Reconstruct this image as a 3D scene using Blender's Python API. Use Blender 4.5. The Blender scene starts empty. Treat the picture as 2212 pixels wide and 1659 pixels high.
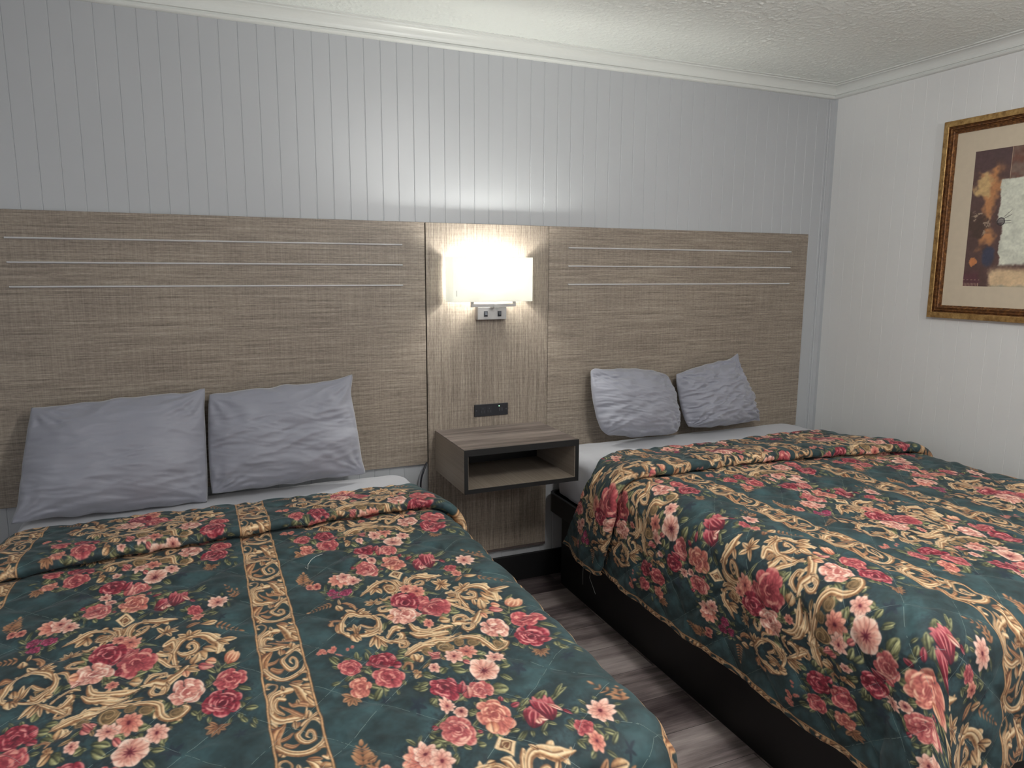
import bpy, bmesh, math, random, time
import numpy as np
from mathutils import Vector, Matrix, noise as mnoise
sc=bpy.context.scene; C=sc.collection; PI=math.pi
MED=[["L",172,668,181,676,5,"shade"],["L",172,668,168,682,5,"shade"],["L",172,668,160,668,5,"shade"],["L",172,668,167,653,5,"shade"],["L",172,668,181,659,5,"shade"],["L",236,703,244,711,5,"shade"],["L",236,703,232,715,5,"shade"],["L",236,703,225,703,5,"shade"],["L",236,703,232,691,5,"shade"],["L",236,703,244,696,5,"shade"],["L",456,667,470,681,9,"shade"],["L",456,667,446,690,9,"shade"],["L",456,667,435,667,9,"shade"],["L",456,667,453,643,9,"shade"],["L",456,667,475,652,9,"shade"],["L",569,663,578,672,5,"shade"],["L",569,663,561,678,5,"shade"],["L",569,663,555,663,5,"shade"],["L",569,663,568,647,5,"shade"],["L",569,663,582,653,5,"shade"],["L",549,176,558,187,5,"shade"],["L",549,176,542,196,5,"shade"],["L",549,176,536,178,5,"shade"],["L",549,176,548,157,5,"shade"],["L",549,176,562,163,5,"shade"],["L",223,-71,238,-54,8,"shade"],["L",223,-71,218,-39,8,"shade"],["L",223,-71,206,-67,8,"shade"],["L",223,-71,218,-101,8,"shade"],["L",223,-71,238,-94,8,"shade"],["F",146,216,80,231,24,6,"brn"],["F",115,85,80,53,22,4,"brn"],["F",109,82,104,7,28,4,"brn"],["F",91,848,102,769,43,5,"brn"],["L",100,837,119,829,9,"brn"],["F",533,202,595,259,25,5,"brn"],["L",472,213,502,178,14,"brn"],["L",501,194,540,194,18,"tan"],["F",590,67,562,-7,27,4,"brn"],["F",582,70,592,18,27,3,"brn"],["L",532,620,554,623,8,"brn"],["L",532,620,545,638,8,"brn"],["L",532,620,532,647,8,"brn"],["L",532,620,519,647,8,"brn"],["L",532,620,510,638,8,"brn"],["L",532,620,508,623,8,"brn"],["L",532,620,514,607,8,"brn"],["L",114,626,135,623,13,"brn"],["L",114,626,129,650,13,"brn"],["L",114,626,115,665,13,"brn"],["L",114,626,101,661,13,"brn"],["L",114,626,93,640,13,"brn"],["L",114,626,95,612,13,"brn"],["L",97,493,110,499,10,"grn"],["L",94,468,109,505,13,"grn"],["L",121,558,130,546,15,"grn"],["L",111,575,130,552,16,"grn"],["L",81,577,103,569,9,"grn"],["L",151,489,154,462,12,"grn"],["L",173,498,173,473,10,"grn"],["L",122,480,140,491,11,"grn"],["L",157,541,165,570,18,"grn"],["L",155,534,145,549,11,"grn"],["L",152,608,173,628,14,"grn"],["L",154,655,174,629,16,"grn"],["L",177,627,186,640,16,"grn"],["L",218,629,225,614,10,"grn"],["L",219,449,213,480,18,"grn"],["L",228,518,249,523,18,"grn"],["L",238,501,259,499,15,"grn"],["L",237,542,261,556,15,"grn"],["L",239,556,234,574,15,"grn"],["L",232,647,258,670,17,"grn"],["L",268,648,243,646,11,"grn"],["L",266,600,279,624,18,"grn"],["L",249,720,260,705,14,"grn"],["L",324,602,356,609,16,"grn"],["L",326,621,351,637,17,"grn"],["L",362,574,375,599,21,"grn"],["L",296,611,310,605,20,"grn"],["L",314,610,299,621,15,"grn"],["L",265,607,279,630,18,"grn"],["L",243,652,265,650,13,"grn"],["L",238,666,259,666,13,"grn"],["L",395,575,419,576,17,"grn"],["L",396,592,403,608,17,"grn"],["L",432,629,445,625,13,"grn"],["L",421,652,444,653,15,"grn"],["L",415,676,430,700,12,"grn"],["L",379,709,411,723,25,"grn"],["L",372,717,384,733,9,"grn"],["L",299,718,322,707,20,"grn"],["L",250,723,262,708,14,"grn"],["L",307,772,316,785,17,"grn"],["L",318,765,316,783,15,"grn"],["L",346,733,346,763,16,"grn"],["L",330,749,336,766,9,"grn"],["L",388,751,389,771,17,"grn"],["L",412,748,423,760,8,"grn"],["L",393,765,412,764,12,"grn"],["L",400,787,413,798,16,"grn"],["L",395,798,418,792,12,"grn"],["L",417,779,430,776,18,"grn"],["L",448,805,519,771,10,"grn"],["L",437,782,473,763,16,"grn"],["L",455,783,473,767,15,"grn"],["L",444,845,470,842,16,"grn"],["L",442,843,469,818,11,"grn"],["L",469,818,488,817,7,"grn"],["L",369,817,370,846,10,"grn"],["L",375,836,379,818,6,"grn"],["L",339,836,336,864,16,"grn"],["L",346,837,351,850,14,"grn"],["L",242,789,269,763,18,"grn"],["L",240,789,248,776,16,"grn"],["L",220,800,228,821,12,"grn"],["L",215,837,232,836,19,"grn"],["L",219,864,233,856,14,"grn"],["L",291,839,312,840,13,"grn"],["L",289,844,299,850,11,"grn"],["L",252,847,260,857,13,"grn"],["L",387,866,363,884,9,"grn"],["L",395,869,390,887,9,"grn"],["L",383,865,361,880,7,"grn"],["L",413,881,413,895,9,"grn"],["L",260,847,243,854,9,"grn"],["L",615,46,653,50,9,"grn"],["L",479,8,516,-27,9,"grn"],["L",423,187,407,190,6,"grn"],["L",364,232,414,262,9,"grn"],["L",368,271,373,235,14,"grn"],["L",391,451,409,442,2,"grn"],["L",550,366,574,339,8,"grn"],["L",540,415,581,406,14,"grn"],["L",540,419,536,374,8,"grn"],["L",512,412,532,433,11,"grn"],["L",572,503,596,529,14,"grn"],["L",513,450,523,467,13,"grn"],["L",517,472,518,452,9,"grn"],["L",447,508,437,538,14,"grn"],["L",456,513,457,535,12,"grn"],["L",466,520,482,523,11,"grn"],["L",486,562,497,581,12,"grn"],["L",499,575,501,600,10,"grn"],["L",519,590,515,610,10,"grn"],["L",575,563,576,582,16,"grn"],["L",579,587,605,597,12,"grn"],["L",573,610,582,631,14,"grn"],["L",573,595,570,615,12,"grn"],["L",588,633,596,654,9,"grn"],["L",594,615,599,641,9,"grn"],["L",412,486,440,506,11,"grn"],["L",325,367,347,363,17,"grn"],["L",329,385,322,357,15,"grn"],["L",365,379,401,374,17,"grn"],["L",397,363,428,376,15,"grn"],["L",411,334,411,369,17,"grn"],["L",397,389,361,402,14,"grn"],["L",353,572,373,583,22,"grn"],["L",336,537,341,556,14,"grn"],["L",391,574,413,570,19,"grn"],["L",440,615,441,635,17,"grn"],["L",405,545,424,525,13,"grn"],["L",319,527,321,558,13,"grn"],["L",442,572,442,543,10,"grn"],["L",449,585,467,582,11,"grn"],["L",409,3,428,-7,9,"grn"],["L",392,55,412,34,11,"grn"],["L",408,101,434,72,9,"grn"],["L",431,76,443,93,11,"grn"],["L",468,86,479,114,13,"grn"],["L",492,62,509,51,13,"grn"],["L",503,124,514,145,13,"grn"],["L",519,130,541,145,11,"grn"],["L",522,159,544,141,9,"grn"],["L",465,130,470,154,11,"grn"],["L",567,87,569,123,7,"grn"],["L",264,235,290,261,14,"grn"],["L",265,258,285,281,14,"grn"],["L",261,286,278,297,14,"grn"],["L",246,373,265,358,12,"grn"],["L",265,388,281,391,16,"grn"],["L",324,383,332,396,19,"grn"],["L",244,359,234,388,13,"grn"],["L",147,90,137,135,8,"grn"],["L",123,121,143,137,10,"grn"],["L",134,165,145,185,11,"grn"],["L",168,202,177,183,10,"grn"],["L",188,180,208,157,10,"grn"],["L",189,188,201,185,10,"grn"],["L",215,122,225,147,13,"grn"],["L",231,120,241,133,8,"grn"],["L",157,102,181,96,9,"grn"],["L",237,115,250,99,7,"grn"],["L",167,90,186,80,8,"grn"],["L",225,35,248,58,11,"grn"],["L",235,57,251,64,7,"grn"],["L",266,75,276,92,12,"grn"],["L",290,85,305,87,14,"grn"],["L",307,-16,321,5,11,"grn"],["L",257,-8,273,-16,10,"grn"],["L",247,-61,261,-75,11,"grn"],["L",405,5,436,-17,11,"grn"],["L",399,18,401,67,10,"grn"],["L",360,68,376,75,11,"grn"],["P",[314,99,336,69,358,100,337,137],"tan"],["P",[324,101,336,81,349,101,336,124],"dk"],["B",[330,101,2.2,336,91,4.1,344,101,3.2,335,115,3.6,331,106,3.2,337,102,2.0],"tan"],["B",[315,134,5.4,326,144,13.9,331,167,9.8,330,195,4.1],"tan"],["B",[335,151,3.2,340,162,9.8,335,197,5.4],"tan"],["B",[359,127,6.3,348,148,9.8,336,194,5.4],"tan"],["B",[220,190,3.6,243,171,11.7,264,147,13.4,281,138,10.4,303,140,6.7,318,162,9.5,319,187,9.8,310,207,8.5,299,223,6.7],"tan"],["L",263,163,272,205,20,"tan"],["L",263,167,244,199,14,"tan"],["O",299,182,19,"tan"],["L",306,210,296,229,15,"tan"],["L",305,131,288,130,11,"tan"],["B",[374,197,4.1,355,198,8.5,352,167,12.1,364,141,11.2,386,132,15.2,410,145,18.8,429,147,13.0,452,149,3.2],"tan"],["B",[369,197,9.5,386,192,8.5,391,168,7.6,376,167,6.3,367,179,5.4,373,186,3.6],"tan"],["L",415,158,398,186,13,"tan"],["L",387,130,374,114,10,"tan"],["L",430,213,409,190,13,"tan"],["L",430,213,434,175,13,"tan"],["L",430,213,456,192,13,"tan"],["L",430,213,457,220,13,"tan"],["L",430,213,442,243,13,"tan"],["L",430,213,407,237,13,"tan"],["L",242,243,218,249,10,"tan"],["L",242,243,219,230,10,"tan"],["L",242,243,226,218,10,"tan"],["L",242,243,240,212,10,"tan"],["L",242,243,257,219,10,"tan"],["L",242,243,267,237,10,"tan"],["L",242,243,267,251,10,"tan"],["B",[262,222,3.2,273,235,7.6,286,225,7.6,295,240,4.1],"tan"],["B",[272,280,4.5,250,278,7.6,245,301,8.5,263,305,8.5,274,299,4.1],"tan"],["B",[255,350,4.5,246,322,8.5,229,318,3.2],"tan"],["L",190,288,166,264,17,"tan"],["L",193,290,216,263,14,"tan"],["L",197,295,225,285,14,"tan"],["L",199,299,224,306,11,"tan"],["B",[166,218,2.2,179,224,9.8,189,241,10.8,191,267,5.4],"brn"],["L",158,264,152,226,20,"tan"],["L",160,229,162,196,9,"tan"],["B",[149,309,7.6,136,302,10.8,127,313,6.3,120,330,10.8],"brn"],["B",[137,375,4.5,133,355,10.8,135,333,4.5],"brn"],["B",[225,334,6.3,214,313,12.1,194,300,10.8,173,288,12.1,155,305,8.5,144,337,12.1,141,365,9.8,147,389,8.9,163,405,7.6],"tan"],["B",[225,320,7.6,231,343,9.5,226,371,13.9,212,394,13.0,192,402,9.8,167,397,6.3],"tan"],["L",170,396,174,333,16,"tan"],["L",174,385,188,339,11,"tan"],["L",157,345,163,374,16,"tan"],["B",[216,366,3.2,202,358,8.5,190,343,6.3],"tan"],["B",[192,376,3.2,202,390,8.5,221,372,6.7],"tan"],["L",160,388,167,422,22,"tan"],["L",167,397,176,417,13,"tan"],["B",[210,409,4.5,224,428,9.8,243,448,13.0,259,464,9.8,268,474,8.5,271,453,7.6,262,447,5.4],"tan"],["B",[270,456,6.7,269,474,6.7,259,485,5.8,250,478,5.8,252,465,4.5],"tan"],["L",208,411,186,457,14,"tan"],["L",212,416,203,464,17,"tan"],["L",217,428,224,467,11,"tan"],["L",218,394,233,387,12,"tan"],["B",[235,420,6.3,251,398,8.9,266,391,8.5,282,401,3.2],"tan"],["B",[238,443,4.5,256,441,8.5,269,425,11.7,268,415,7.6],"tan"],["B",[430,269,11.7,446,266,14.3,448,295,12.1,436,318,11.7,419,311,12.1],"tan"],["O",434,289,9,"tan"],["B",[459,390,6.7,451,347,9.8,449,305,9.8,462,273,9.8,482,257,11.7,509,256,16.2,530,277,22.8,541,306,20.6,538,343,11.7],"tan"],["B",[456,308,6.3,467,322,11.7,488,317,10.8,496,297,9.5,485,285,8.9,475,295,6.3,481,302,4.5],"tan"],["L",494,324,513,360,30,"tan"],["L",508,302,537,342,22,"tan"],["L",487,384,499,326,24,"tan"],["L",475,352,480,327,13,"tan"],["L",535,289,580,298,18,"tan"],["L",540,296,563,318,12,"tan"],["L",477,255,454,240,14,"tan"],["L",477,255,449,263,12,"tan"],["L",479,256,479,223,14,"tan"],["L",482,252,505,231,16,"tan"],["B",[476,388,9.8,461,416,15.2,437,438,13.0,415,425,12.6,392,424,5.4],"tan"],["B",[399,414,7.6,411,391,9.5,433,396,8.5,435,413,7.6,423,412,4.5],"tan"],["L",471,399,502,416,15,"tan"],["L",473,404,477,435,16,"peach"],["L",479,389,499,394,11,"tan"],["L",438,435,444,445,8,"tan"],["B",[415,437,7.6,410,455,8.9,417,466,9.5,433,460,7.6,436,446,6.3,430,447,4.5],"tan"],["B",[463,378,5.4,442,361,9.5,425,340,9.8,412,317,5.4],"tan"],["B",[439,346,5.4,443,321,8.9,430,311,5.4],"tan"],["B",[296,391,7.6,304,422,13.9,332,437,10.8,366,436,10.8,389,434,4.5],"tan"],["B",[288,426,5.4,303,444,11.7,333,453,11.7,371,454,4.5],"tan"],["L",386,409,368,393,17,"tan"],["L",375,420,393,399,13,"tan"],["B",[309,473,3.2,334,479,9.8,356,478,8.5,378,476,5.4],"tan"],["B",[322,460,3.2,342,464,10.8,369,461,3.2],"tan"],["B",[256,517,10.8,283,494,13.4,314,486,13.9,345,488,11.7,376,494,10.8,407,499,12.1,427,515,14.3,433,547,13.9,446,570,11.7,467,568,10.8,481,549,8.5,472,534,5.4],"tan"],["O",343,516,19,"olv"],["O",378,509,11,"olv"],["O",406,526,13,"olv"],["O",459,551,13,"olv"],["O",299,518,13,"olv"],["B",[248,523,3.2,269,510,10.8,297,493,13.0,323,493,7.6],"tan"],["L",266,555,277,523,24,"tan"],["L",270,557,286,533,14,"tan"],["L",265,554,268,521,22,"tan"],["B",[233,567,2.2,244,555,6.3,253,562,6.3,250,577,4.5],"brn"],["R",256,593,9,"tanr",1.0,0],["L",261,598,246,623,17,"tan"],["C",283,501,1,1,0,"salmon"],["D",380,556,22,"salmon",9],["D",347,568,20,"pale",8],["D",429,603,19,"pale",8],["D",293,595,13,"pale",6],["L",303,540,326,536,17,"pink"],["L",302,545,317,565,17,"pink"],["L",321,554,300,522,12,"pink"],["L",358,595,371,613,14,"pink"],["V",388,644,34,"pale"],["R",292,675,32,"red",0.85,0],["R",355,704,26,"pink",0.85,0],["L",323,728,337,675,22,"pink"],["L",318,700,335,660,19,"red"],["D",278,730,16,"pale",9],["V",295,763,14,"pale"],["R",270,815,33,"pink",1,1],["R",349,800,34,"salmon",1.05,1],["L",335,818,331,843,25,"peach"],["T",400,864,430,808,20,"red"],["L",426,797,461,789,17,"red"],["L",422,839,438,851,14,"pale"],["L",418,841,419,858,14,"pale"],["L",230,784,242,791,13,"red"],["L",376,764,385,742,11,"red"],["L",389,784,412,774,10,"red"],["L",303,832,314,831,9,"red"],["L",210,880,221,877,10,"red"],["R",196,521,28,"red",0.9,2],["L",213,515,228,504,34,"red"],["R",196,593,32,"rose",0.85,0],["L",217,543,234,554,20,"red"],["R",130,520,25,"rose",0.85,0],["R",135,606,22,"salmon",0.95,0],["C",98,442,29,13,9,"salmon"],["C",144,440,10,8,3,"salmon"],["C",118,457,13,8,4,"salmon"],["D",184,862,27,"salmon",9],["L",210,881,221,876,11,"red"],["D",198,68,22,"pale",7],["D",220,95,20,"pale",8],["V",105,89,12,"salmon"],["V",123,92,13,"salmon"],["R",157,143,15,"mag",0.8,0],["R",188,152,16,"mag",0.7,0],["R",161,176,14,"mag",0.6,0],["D",336,210,18,"salmon",8],["D",358,231,21,"salmon",8],["R",358,278,21,"rose",0.8,0],["R",316,268,37,"red",0.85,2],["R",375,328,39,"rose",0.95,1],["R",344,353,9,"red",1.0,0],["R",297,340,39,"pale",0.72,3],["L",271,336,252,342,18,"peach"],["L",275,355,261,376,18,"pale"],["D",339,405,13,"salmon",7],["L",367,397,391,407,24,"tan"],["L",499,389,529,410,28,"pink"],["L",512,368,535,378,21,"peach"],["T",554,399,574,358,17,"peach"],["B",[552,394,3.2,536,430,3.2],"grn"],["B",[536,430,2.2,532,408,2.2,536,360,1.0],"grn"],["R",557,468,32,"rose",0.8,1],["R",477,481,36,"pale",0.78,1],["R",541,550,39,"red",0.78,2],["T",442,76,454,-9,20,"red"],["L",460,18,479,50,12,"pale"],["L",479,44,490,67,11,"red"],["R",490,110,18,"rose",0.85,0],["D",497,146,15,"salmon",7],["D",544,78,25,"pale",9]]
STR=[["L",-33,499,-44,476,17,"tan"],["L",-36,334,-29,322,16,"tan"],["B",[-19,495,6.7,-31,512,20.6,-41,535,23.8,-40,561,19.7,-31,576,13.0],"brn2"],["B",[-27,544,9.8,-16,542,8.5,-7,531,3.6],"brn"],["B",[-24,562,8.9,-12,573,9.8,1,567,2.0],"brn"],["B",[-40,556,9.5,-27,581,13.0,-11,596,12.6,8,601,11.7,26,595,13.0,40,578,12.1,48,551,13.0,46,526,13.0,36,506,13.0,22,503,11.2,10,514,6.3],"tan"],["B",[24,511,5.4,9,526,6.7,-1,540,11.7,3,559,12.1,14,570,10.8,26,563,9.8,28,543,7.6,20,534,6.7,14,546,6.3,19,554,3.2],"tan"],["B",[38,507,12.1,27,493,9.5,15,481,13.0,-1,481,16.2,-18,483,13.0,-34,470,15.2,-43,444,15.2,-44,416,11.2,-36,396,8.5,-25,383,6.3,-20,367,5.4,-27,351,5.4,-37,349,7.6,-42,361,7.6,-36,369,5.8],"tan"],["B",[-36,453,8.5,-37,426,12.1,-30,405,11.7,-17,397,16.2,2,394,17.1],"tan"],["L",-10,393,-11,367,10,"tan"],["L",-9,404,-16,414,11,"tan"],["B",[-17,468,5.4,-28,453,9.8,-30,432,10.8,-23,418,9.8,-12,423,9.8],"tan"],["B",[19,479,9.5,-2,464,8.5,-15,452,6.3,-22,439,3.2],"brn"],["B",[5,363,4.5,20,384,22.8,26,412,29.2,32,438,26.9,44,457,6.3],"tan"],["L",23,385,49,392,20,"tan"],["L",28,401,48,424,18,"tan"],["L",30,427,49,453,14,"tan"],["L",5,359,32,367,11,"brn"],["B",[28,450,3.2,23,471,5.4,15,487,5.4],"tan"],["B",[27,450,10.8,13,447,11.7,1,449,8.9,-4,438,4.5],"brn"],["L",13,447,11,431,9,"tan"],["L",23,494,30,465,16,"tan"],["B",[29,497,8.5,40,488,11.2,48,485,9.5,44,503,2.2],"tan"],["L",5,493,-3,518,18,"brn"],["L",0,488,-2,521,10,"tan"],["B",[26,597,3.2,41,595,8.5,47,606,13.0,41,624,9.8,33,620,6.3],"tan"]]

AS=1.45                  # the motifs are stretched along the cloth by this
PU,PV=665.,783./AS       # repeat of the print across / along (along is in units of AS mm)
KR=1.3; KY=KR*AS         # raster cells per unit
TW,TH=int(round(PU*KR)),int(round(PV*KY))
PAL={ # base(dark), mid, light, outline
 'tan':((106,60,34),(208,156,104),(250,220,172),(54,30,20)),
 'brn':((104,62,42),(170,112,74),(208,156,108),(64,40,30)),
 'brn2':((84,42,26),(150,90,52),(224,170,118),(54,28,20)),
 'olv':((84,66,40),(160,122,76),(214,176,124),(48,34,24)),
 'tanr':((120,70,40),(200,146,96),(232,190,140),(70,40,26)),
 'dk':((70,34,24),(96,52,34),(140,86,54),(50,26,20)),
 'grn':((44,50,34),(100,100,62),(196,192,134),(30,36,30)),
 'shade':((26,40,56),(30,46,60),(36,52,64),(30,46,58)),
 'red':((88,14,34),(158,32,52),(234,150,140),(56,10,28)),
 'mag':((84,14,44),(164,34,76),(240,150,180),(56,12,36)),
 'rose':((130,34,48),(192,74,80),(238,160,140),(84,20,34)),
 'pink':((140,42,54),(204,98,94),(244,184,160),(88,26,36)),
 'salmon':((150,58,56),(216,118,100),(248,190,156),(96,34,34)),
 'pale':((172,78,74),(232,158,136),(254,222,200),(120,50,48)),
 'peach':((178,84,62),(234,156,116),(252,212,170),(120,56,40)),
}
PAL={k:[np.array(c,float)/255 for c in v] for k,v in PAL.items()}
def sst(x,a,b):
    t=np.clip((x-a)/(b-a),0,1);return t*t*(3-2*t)
def value_noise(h,w,cell,rng):
    gh,gw=max(2,int(round(h/cell))),max(2,int(round(w/cell)))
    g=rng.random((gh,gw)); y=np.arange(h)/h*gh; x=np.arange(w)/w*gw
    y0=y.astype(int);x0=x.astype(int);fy=(y-y0)[:,None];fx=(x-x0)[None];fy=fy*fy*(3-2*fy);fx=fx*fx*(3-2*fx)
    a=g[np.ix_(y0%gh,x0%gw)];b=g[np.ix_(y0%gh,(x0+1)%gw)];c=g[np.ix_((y0+1)%gh,x0%gw)];d=g[np.ix_((y0+1)%gh,(x0+1)%gw)]
    return (a*(1-fx)+b*fx)*(1-fy)+(c*(1-fx)+d*fx)*fy
class Tile:
    def __init__(s,w,h,bg):
        s.w,s.h=w,h; s.A=np.empty((h,w,3)); s.A[:]=bg; s.N=value_noise(h,w,5,np.random.default_rng(3)); s.stripe=False
    def win(s,x0,x1,y0,y1):
        xs=np.arange(int(x0*KR)-1,int(x1*KR)+2); ys=np.arange(int(y0*KY)-1,int(y1*KY)+2)
        return xs,ys,(xs[None]+.5)/KR,(ys[:,None]+.5)/KY
    def put(s,xs,ys,al,col):
        ix=np.ix_(ys%s.h,xs%s.w); al=al[...,None]; s.A[ix]=s.A[ix]*(1-al)+col*al
    def nz(s,xs,ys): return s.N[np.ix_(ys%s.h,xs%s.w)]
    def petal(s,x,y,dx,dy,L,Wd,pal,lo=.0,hi=1.,edge=1.1,pw=.75,rim=.0,asp=1.):
        # petal rooted at (x,y) pointing (dx,dy); lo..hi run from base to tip colour; asp squashes v about y
        n=math.hypot(dx,dy) or 1; dx/=n;dy/=n; R=L+Wd
        xs,ys,X,Y=s.win(x-R,x+R,y-R,y+R)
        a=(X-x)*dx+(Y-y)*dy; t=-(X-x)*dy+(Y-y)*dx
        q=np.clip(a/L,0,1); hw=Wd/2*np.sin(np.pi*q**pw)**.62+1e-3
        d=hw-np.abs(t); d=np.where((a<0)|(a>L),-9,d); al=sst(d,-.3,.5)
        if al.max()<=0: return
        b,m,l,o=pal; nz=s.nz(xs,ys)
        g=np.clip(lo+(hi-lo)*q+.22*(nz-.5)+.12*np.sin(t*2.2/max(1,Wd/9)),0,1)[...,None]
        col=np.where(g<.5,b+(m-b)*g*2,m+(l-m)*(g-.5)*2)
        if rim: 
            rr=(sst(q,.72,.86)*sst(d,.3,1.2)*rim)[...,None]; col=col*(1-rr)+l*rr
        e=(1-sst(d,.2,edge))[...,None]*.75; col=col*(1-e)+o*e
        s.put(xs,ys,al,col)
    def band(s,P,pal,hi=1.):
        P=np.array(P,float).reshape(-1,3); n=len(P)
        # Catmull-Rom through the points
        t=np.linspace(0,n-1,max(12,int(np.hypot(*np.diff(P[:,:2],axis=0).T).sum()/min(.9,max(.3,.28*P[:,2].mean())))))
        i=np.clip(t.astype(int),0,n-2); f=(t-i)[:,None]
        p0,p1,p2,p3=P[np.maximum(i-1,0)],P[i],P[i+1],P[np.minimum(i+2,n-1)]
        Q=.5*((2*p1)+(-p0+p2)*f+(2*p0-5*p1+4*p2-p3)*f*f+(-p0+3*p1-3*p2+p3)*f**3)
        R=np.maximum(Q[:,2]/2,.75); D=np.gradient(Q[:,:2],axis=0); D/=np.hypot(D[:,0],D[:,1])[:,None]+1e-9
        m=R.max()+1
        xs,ys,X,Y=s.win(Q[:,0].min()-m,Q[:,0].max()+m,Q[:,1].min()-m,Q[:,1].max()+m)
        best=np.full((len(ys),len(xs)),9.);off=np.zeros_like(best);arc=np.zeros_like(best);rad=np.ones_like(best)
        for k in range(len(Q)):
            x,y,r=Q[k,0],Q[k,1],R[k]
            j0=np.searchsorted(X[0],x-r-1);j1=np.searchsorted(X[0],x+r+1);i0=np.searchsorted(Y[:,0],y-r-1);i1=np.searchsorted(Y[:,0],y+r+1)
            if j1<=j0 or i1<=i0: continue
            xx=X[:,j0:j1]-x;yy=Y[i0:i1]-y; dd=np.hypot(xx,yy)/r; sl=(slice(i0,i1),slice(j0,j1))
            u=dd<best[sl]; best[sl][u]=dd[u]; off[sl][u]=((-xx*D[k,1]+yy*D[k,0])/r)[u]; arc[sl][u]=k*.9; rad[sl][u]=r
        d=(1-best)*rad; al=sst(d,-.3,.5); b,mm,l,o=pal; nz=s.nz(xs,ys)
        g=np.clip(.72-.42*off+.30*np.cos(off*5.5)*np.clip(rad/5,0.2,1)+.25*(nz-.5),0,1)*hi; g=g[...,None]
        col=np.where(g<.5,b+(mm-b)*g*2,mm+(l-mm)*(g-.5)*2)
        e=(1-sst(d,.2,1.2))[...,None]*.8; col=col*(1-e)+o*e
        s.put(xs,ys,al,col)
    def leaf(s,x,y,x2,y2,w,pal):
        L=math.hypot(x2-x,y2-y); 
        if L<1: return
        dx,dy=(x2-x)/L,(y2-y)/L
        s.petal(x,y,dx,dy,L,max(w,2.2),pal,.15,.8,pw=.85)
        # light side and midrib
        if w>5: s.petal(x-dy*w*.14+dx*L*.12,y+dx*w*.14+dy*L*.12,dx,dy,L*.8,w*.42,pal,.6,1.,edge=.3,pw=.85)
        if w>4:
            s.band([x,y,.9,x+dx*L*.45,y+dy*L*.45,1.0,x+dx*L*.85,y+dy*L*.85,.7],[pal[3]]*3+[pal[3]],1)
def scaled(L):
    # authored numbers are in mm; bring the along-cloth ones into AS units
    o=[]
    for e in L:
        e=list(e); k=e[0]
        if k in 'BP': q=list(e[1]); st=3 if k=='B' else 2; q[1::st]=[v/AS for v in q[1::st]]; e[1]=q
        elif k in 'LFT': e[2]/=AS; e[4]/=AS
        else: e[2]/=AS
        if k in 'RVD': e[3]*=(1.02 if k=='V' else 1.1)
        o.append(e)
    return o
def halo(T,x,y,r,a):
    xs,ys,X,Y=T.win(x-r,x+r,y-r,y+r); d=np.hypot(X-x,Y-y)/r+.5*(T.nz(xs,ys)-.5); T.put(xs,ys,a*(1-sst(d,.45,1.)),np.array((24,38,46))/255)
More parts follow.
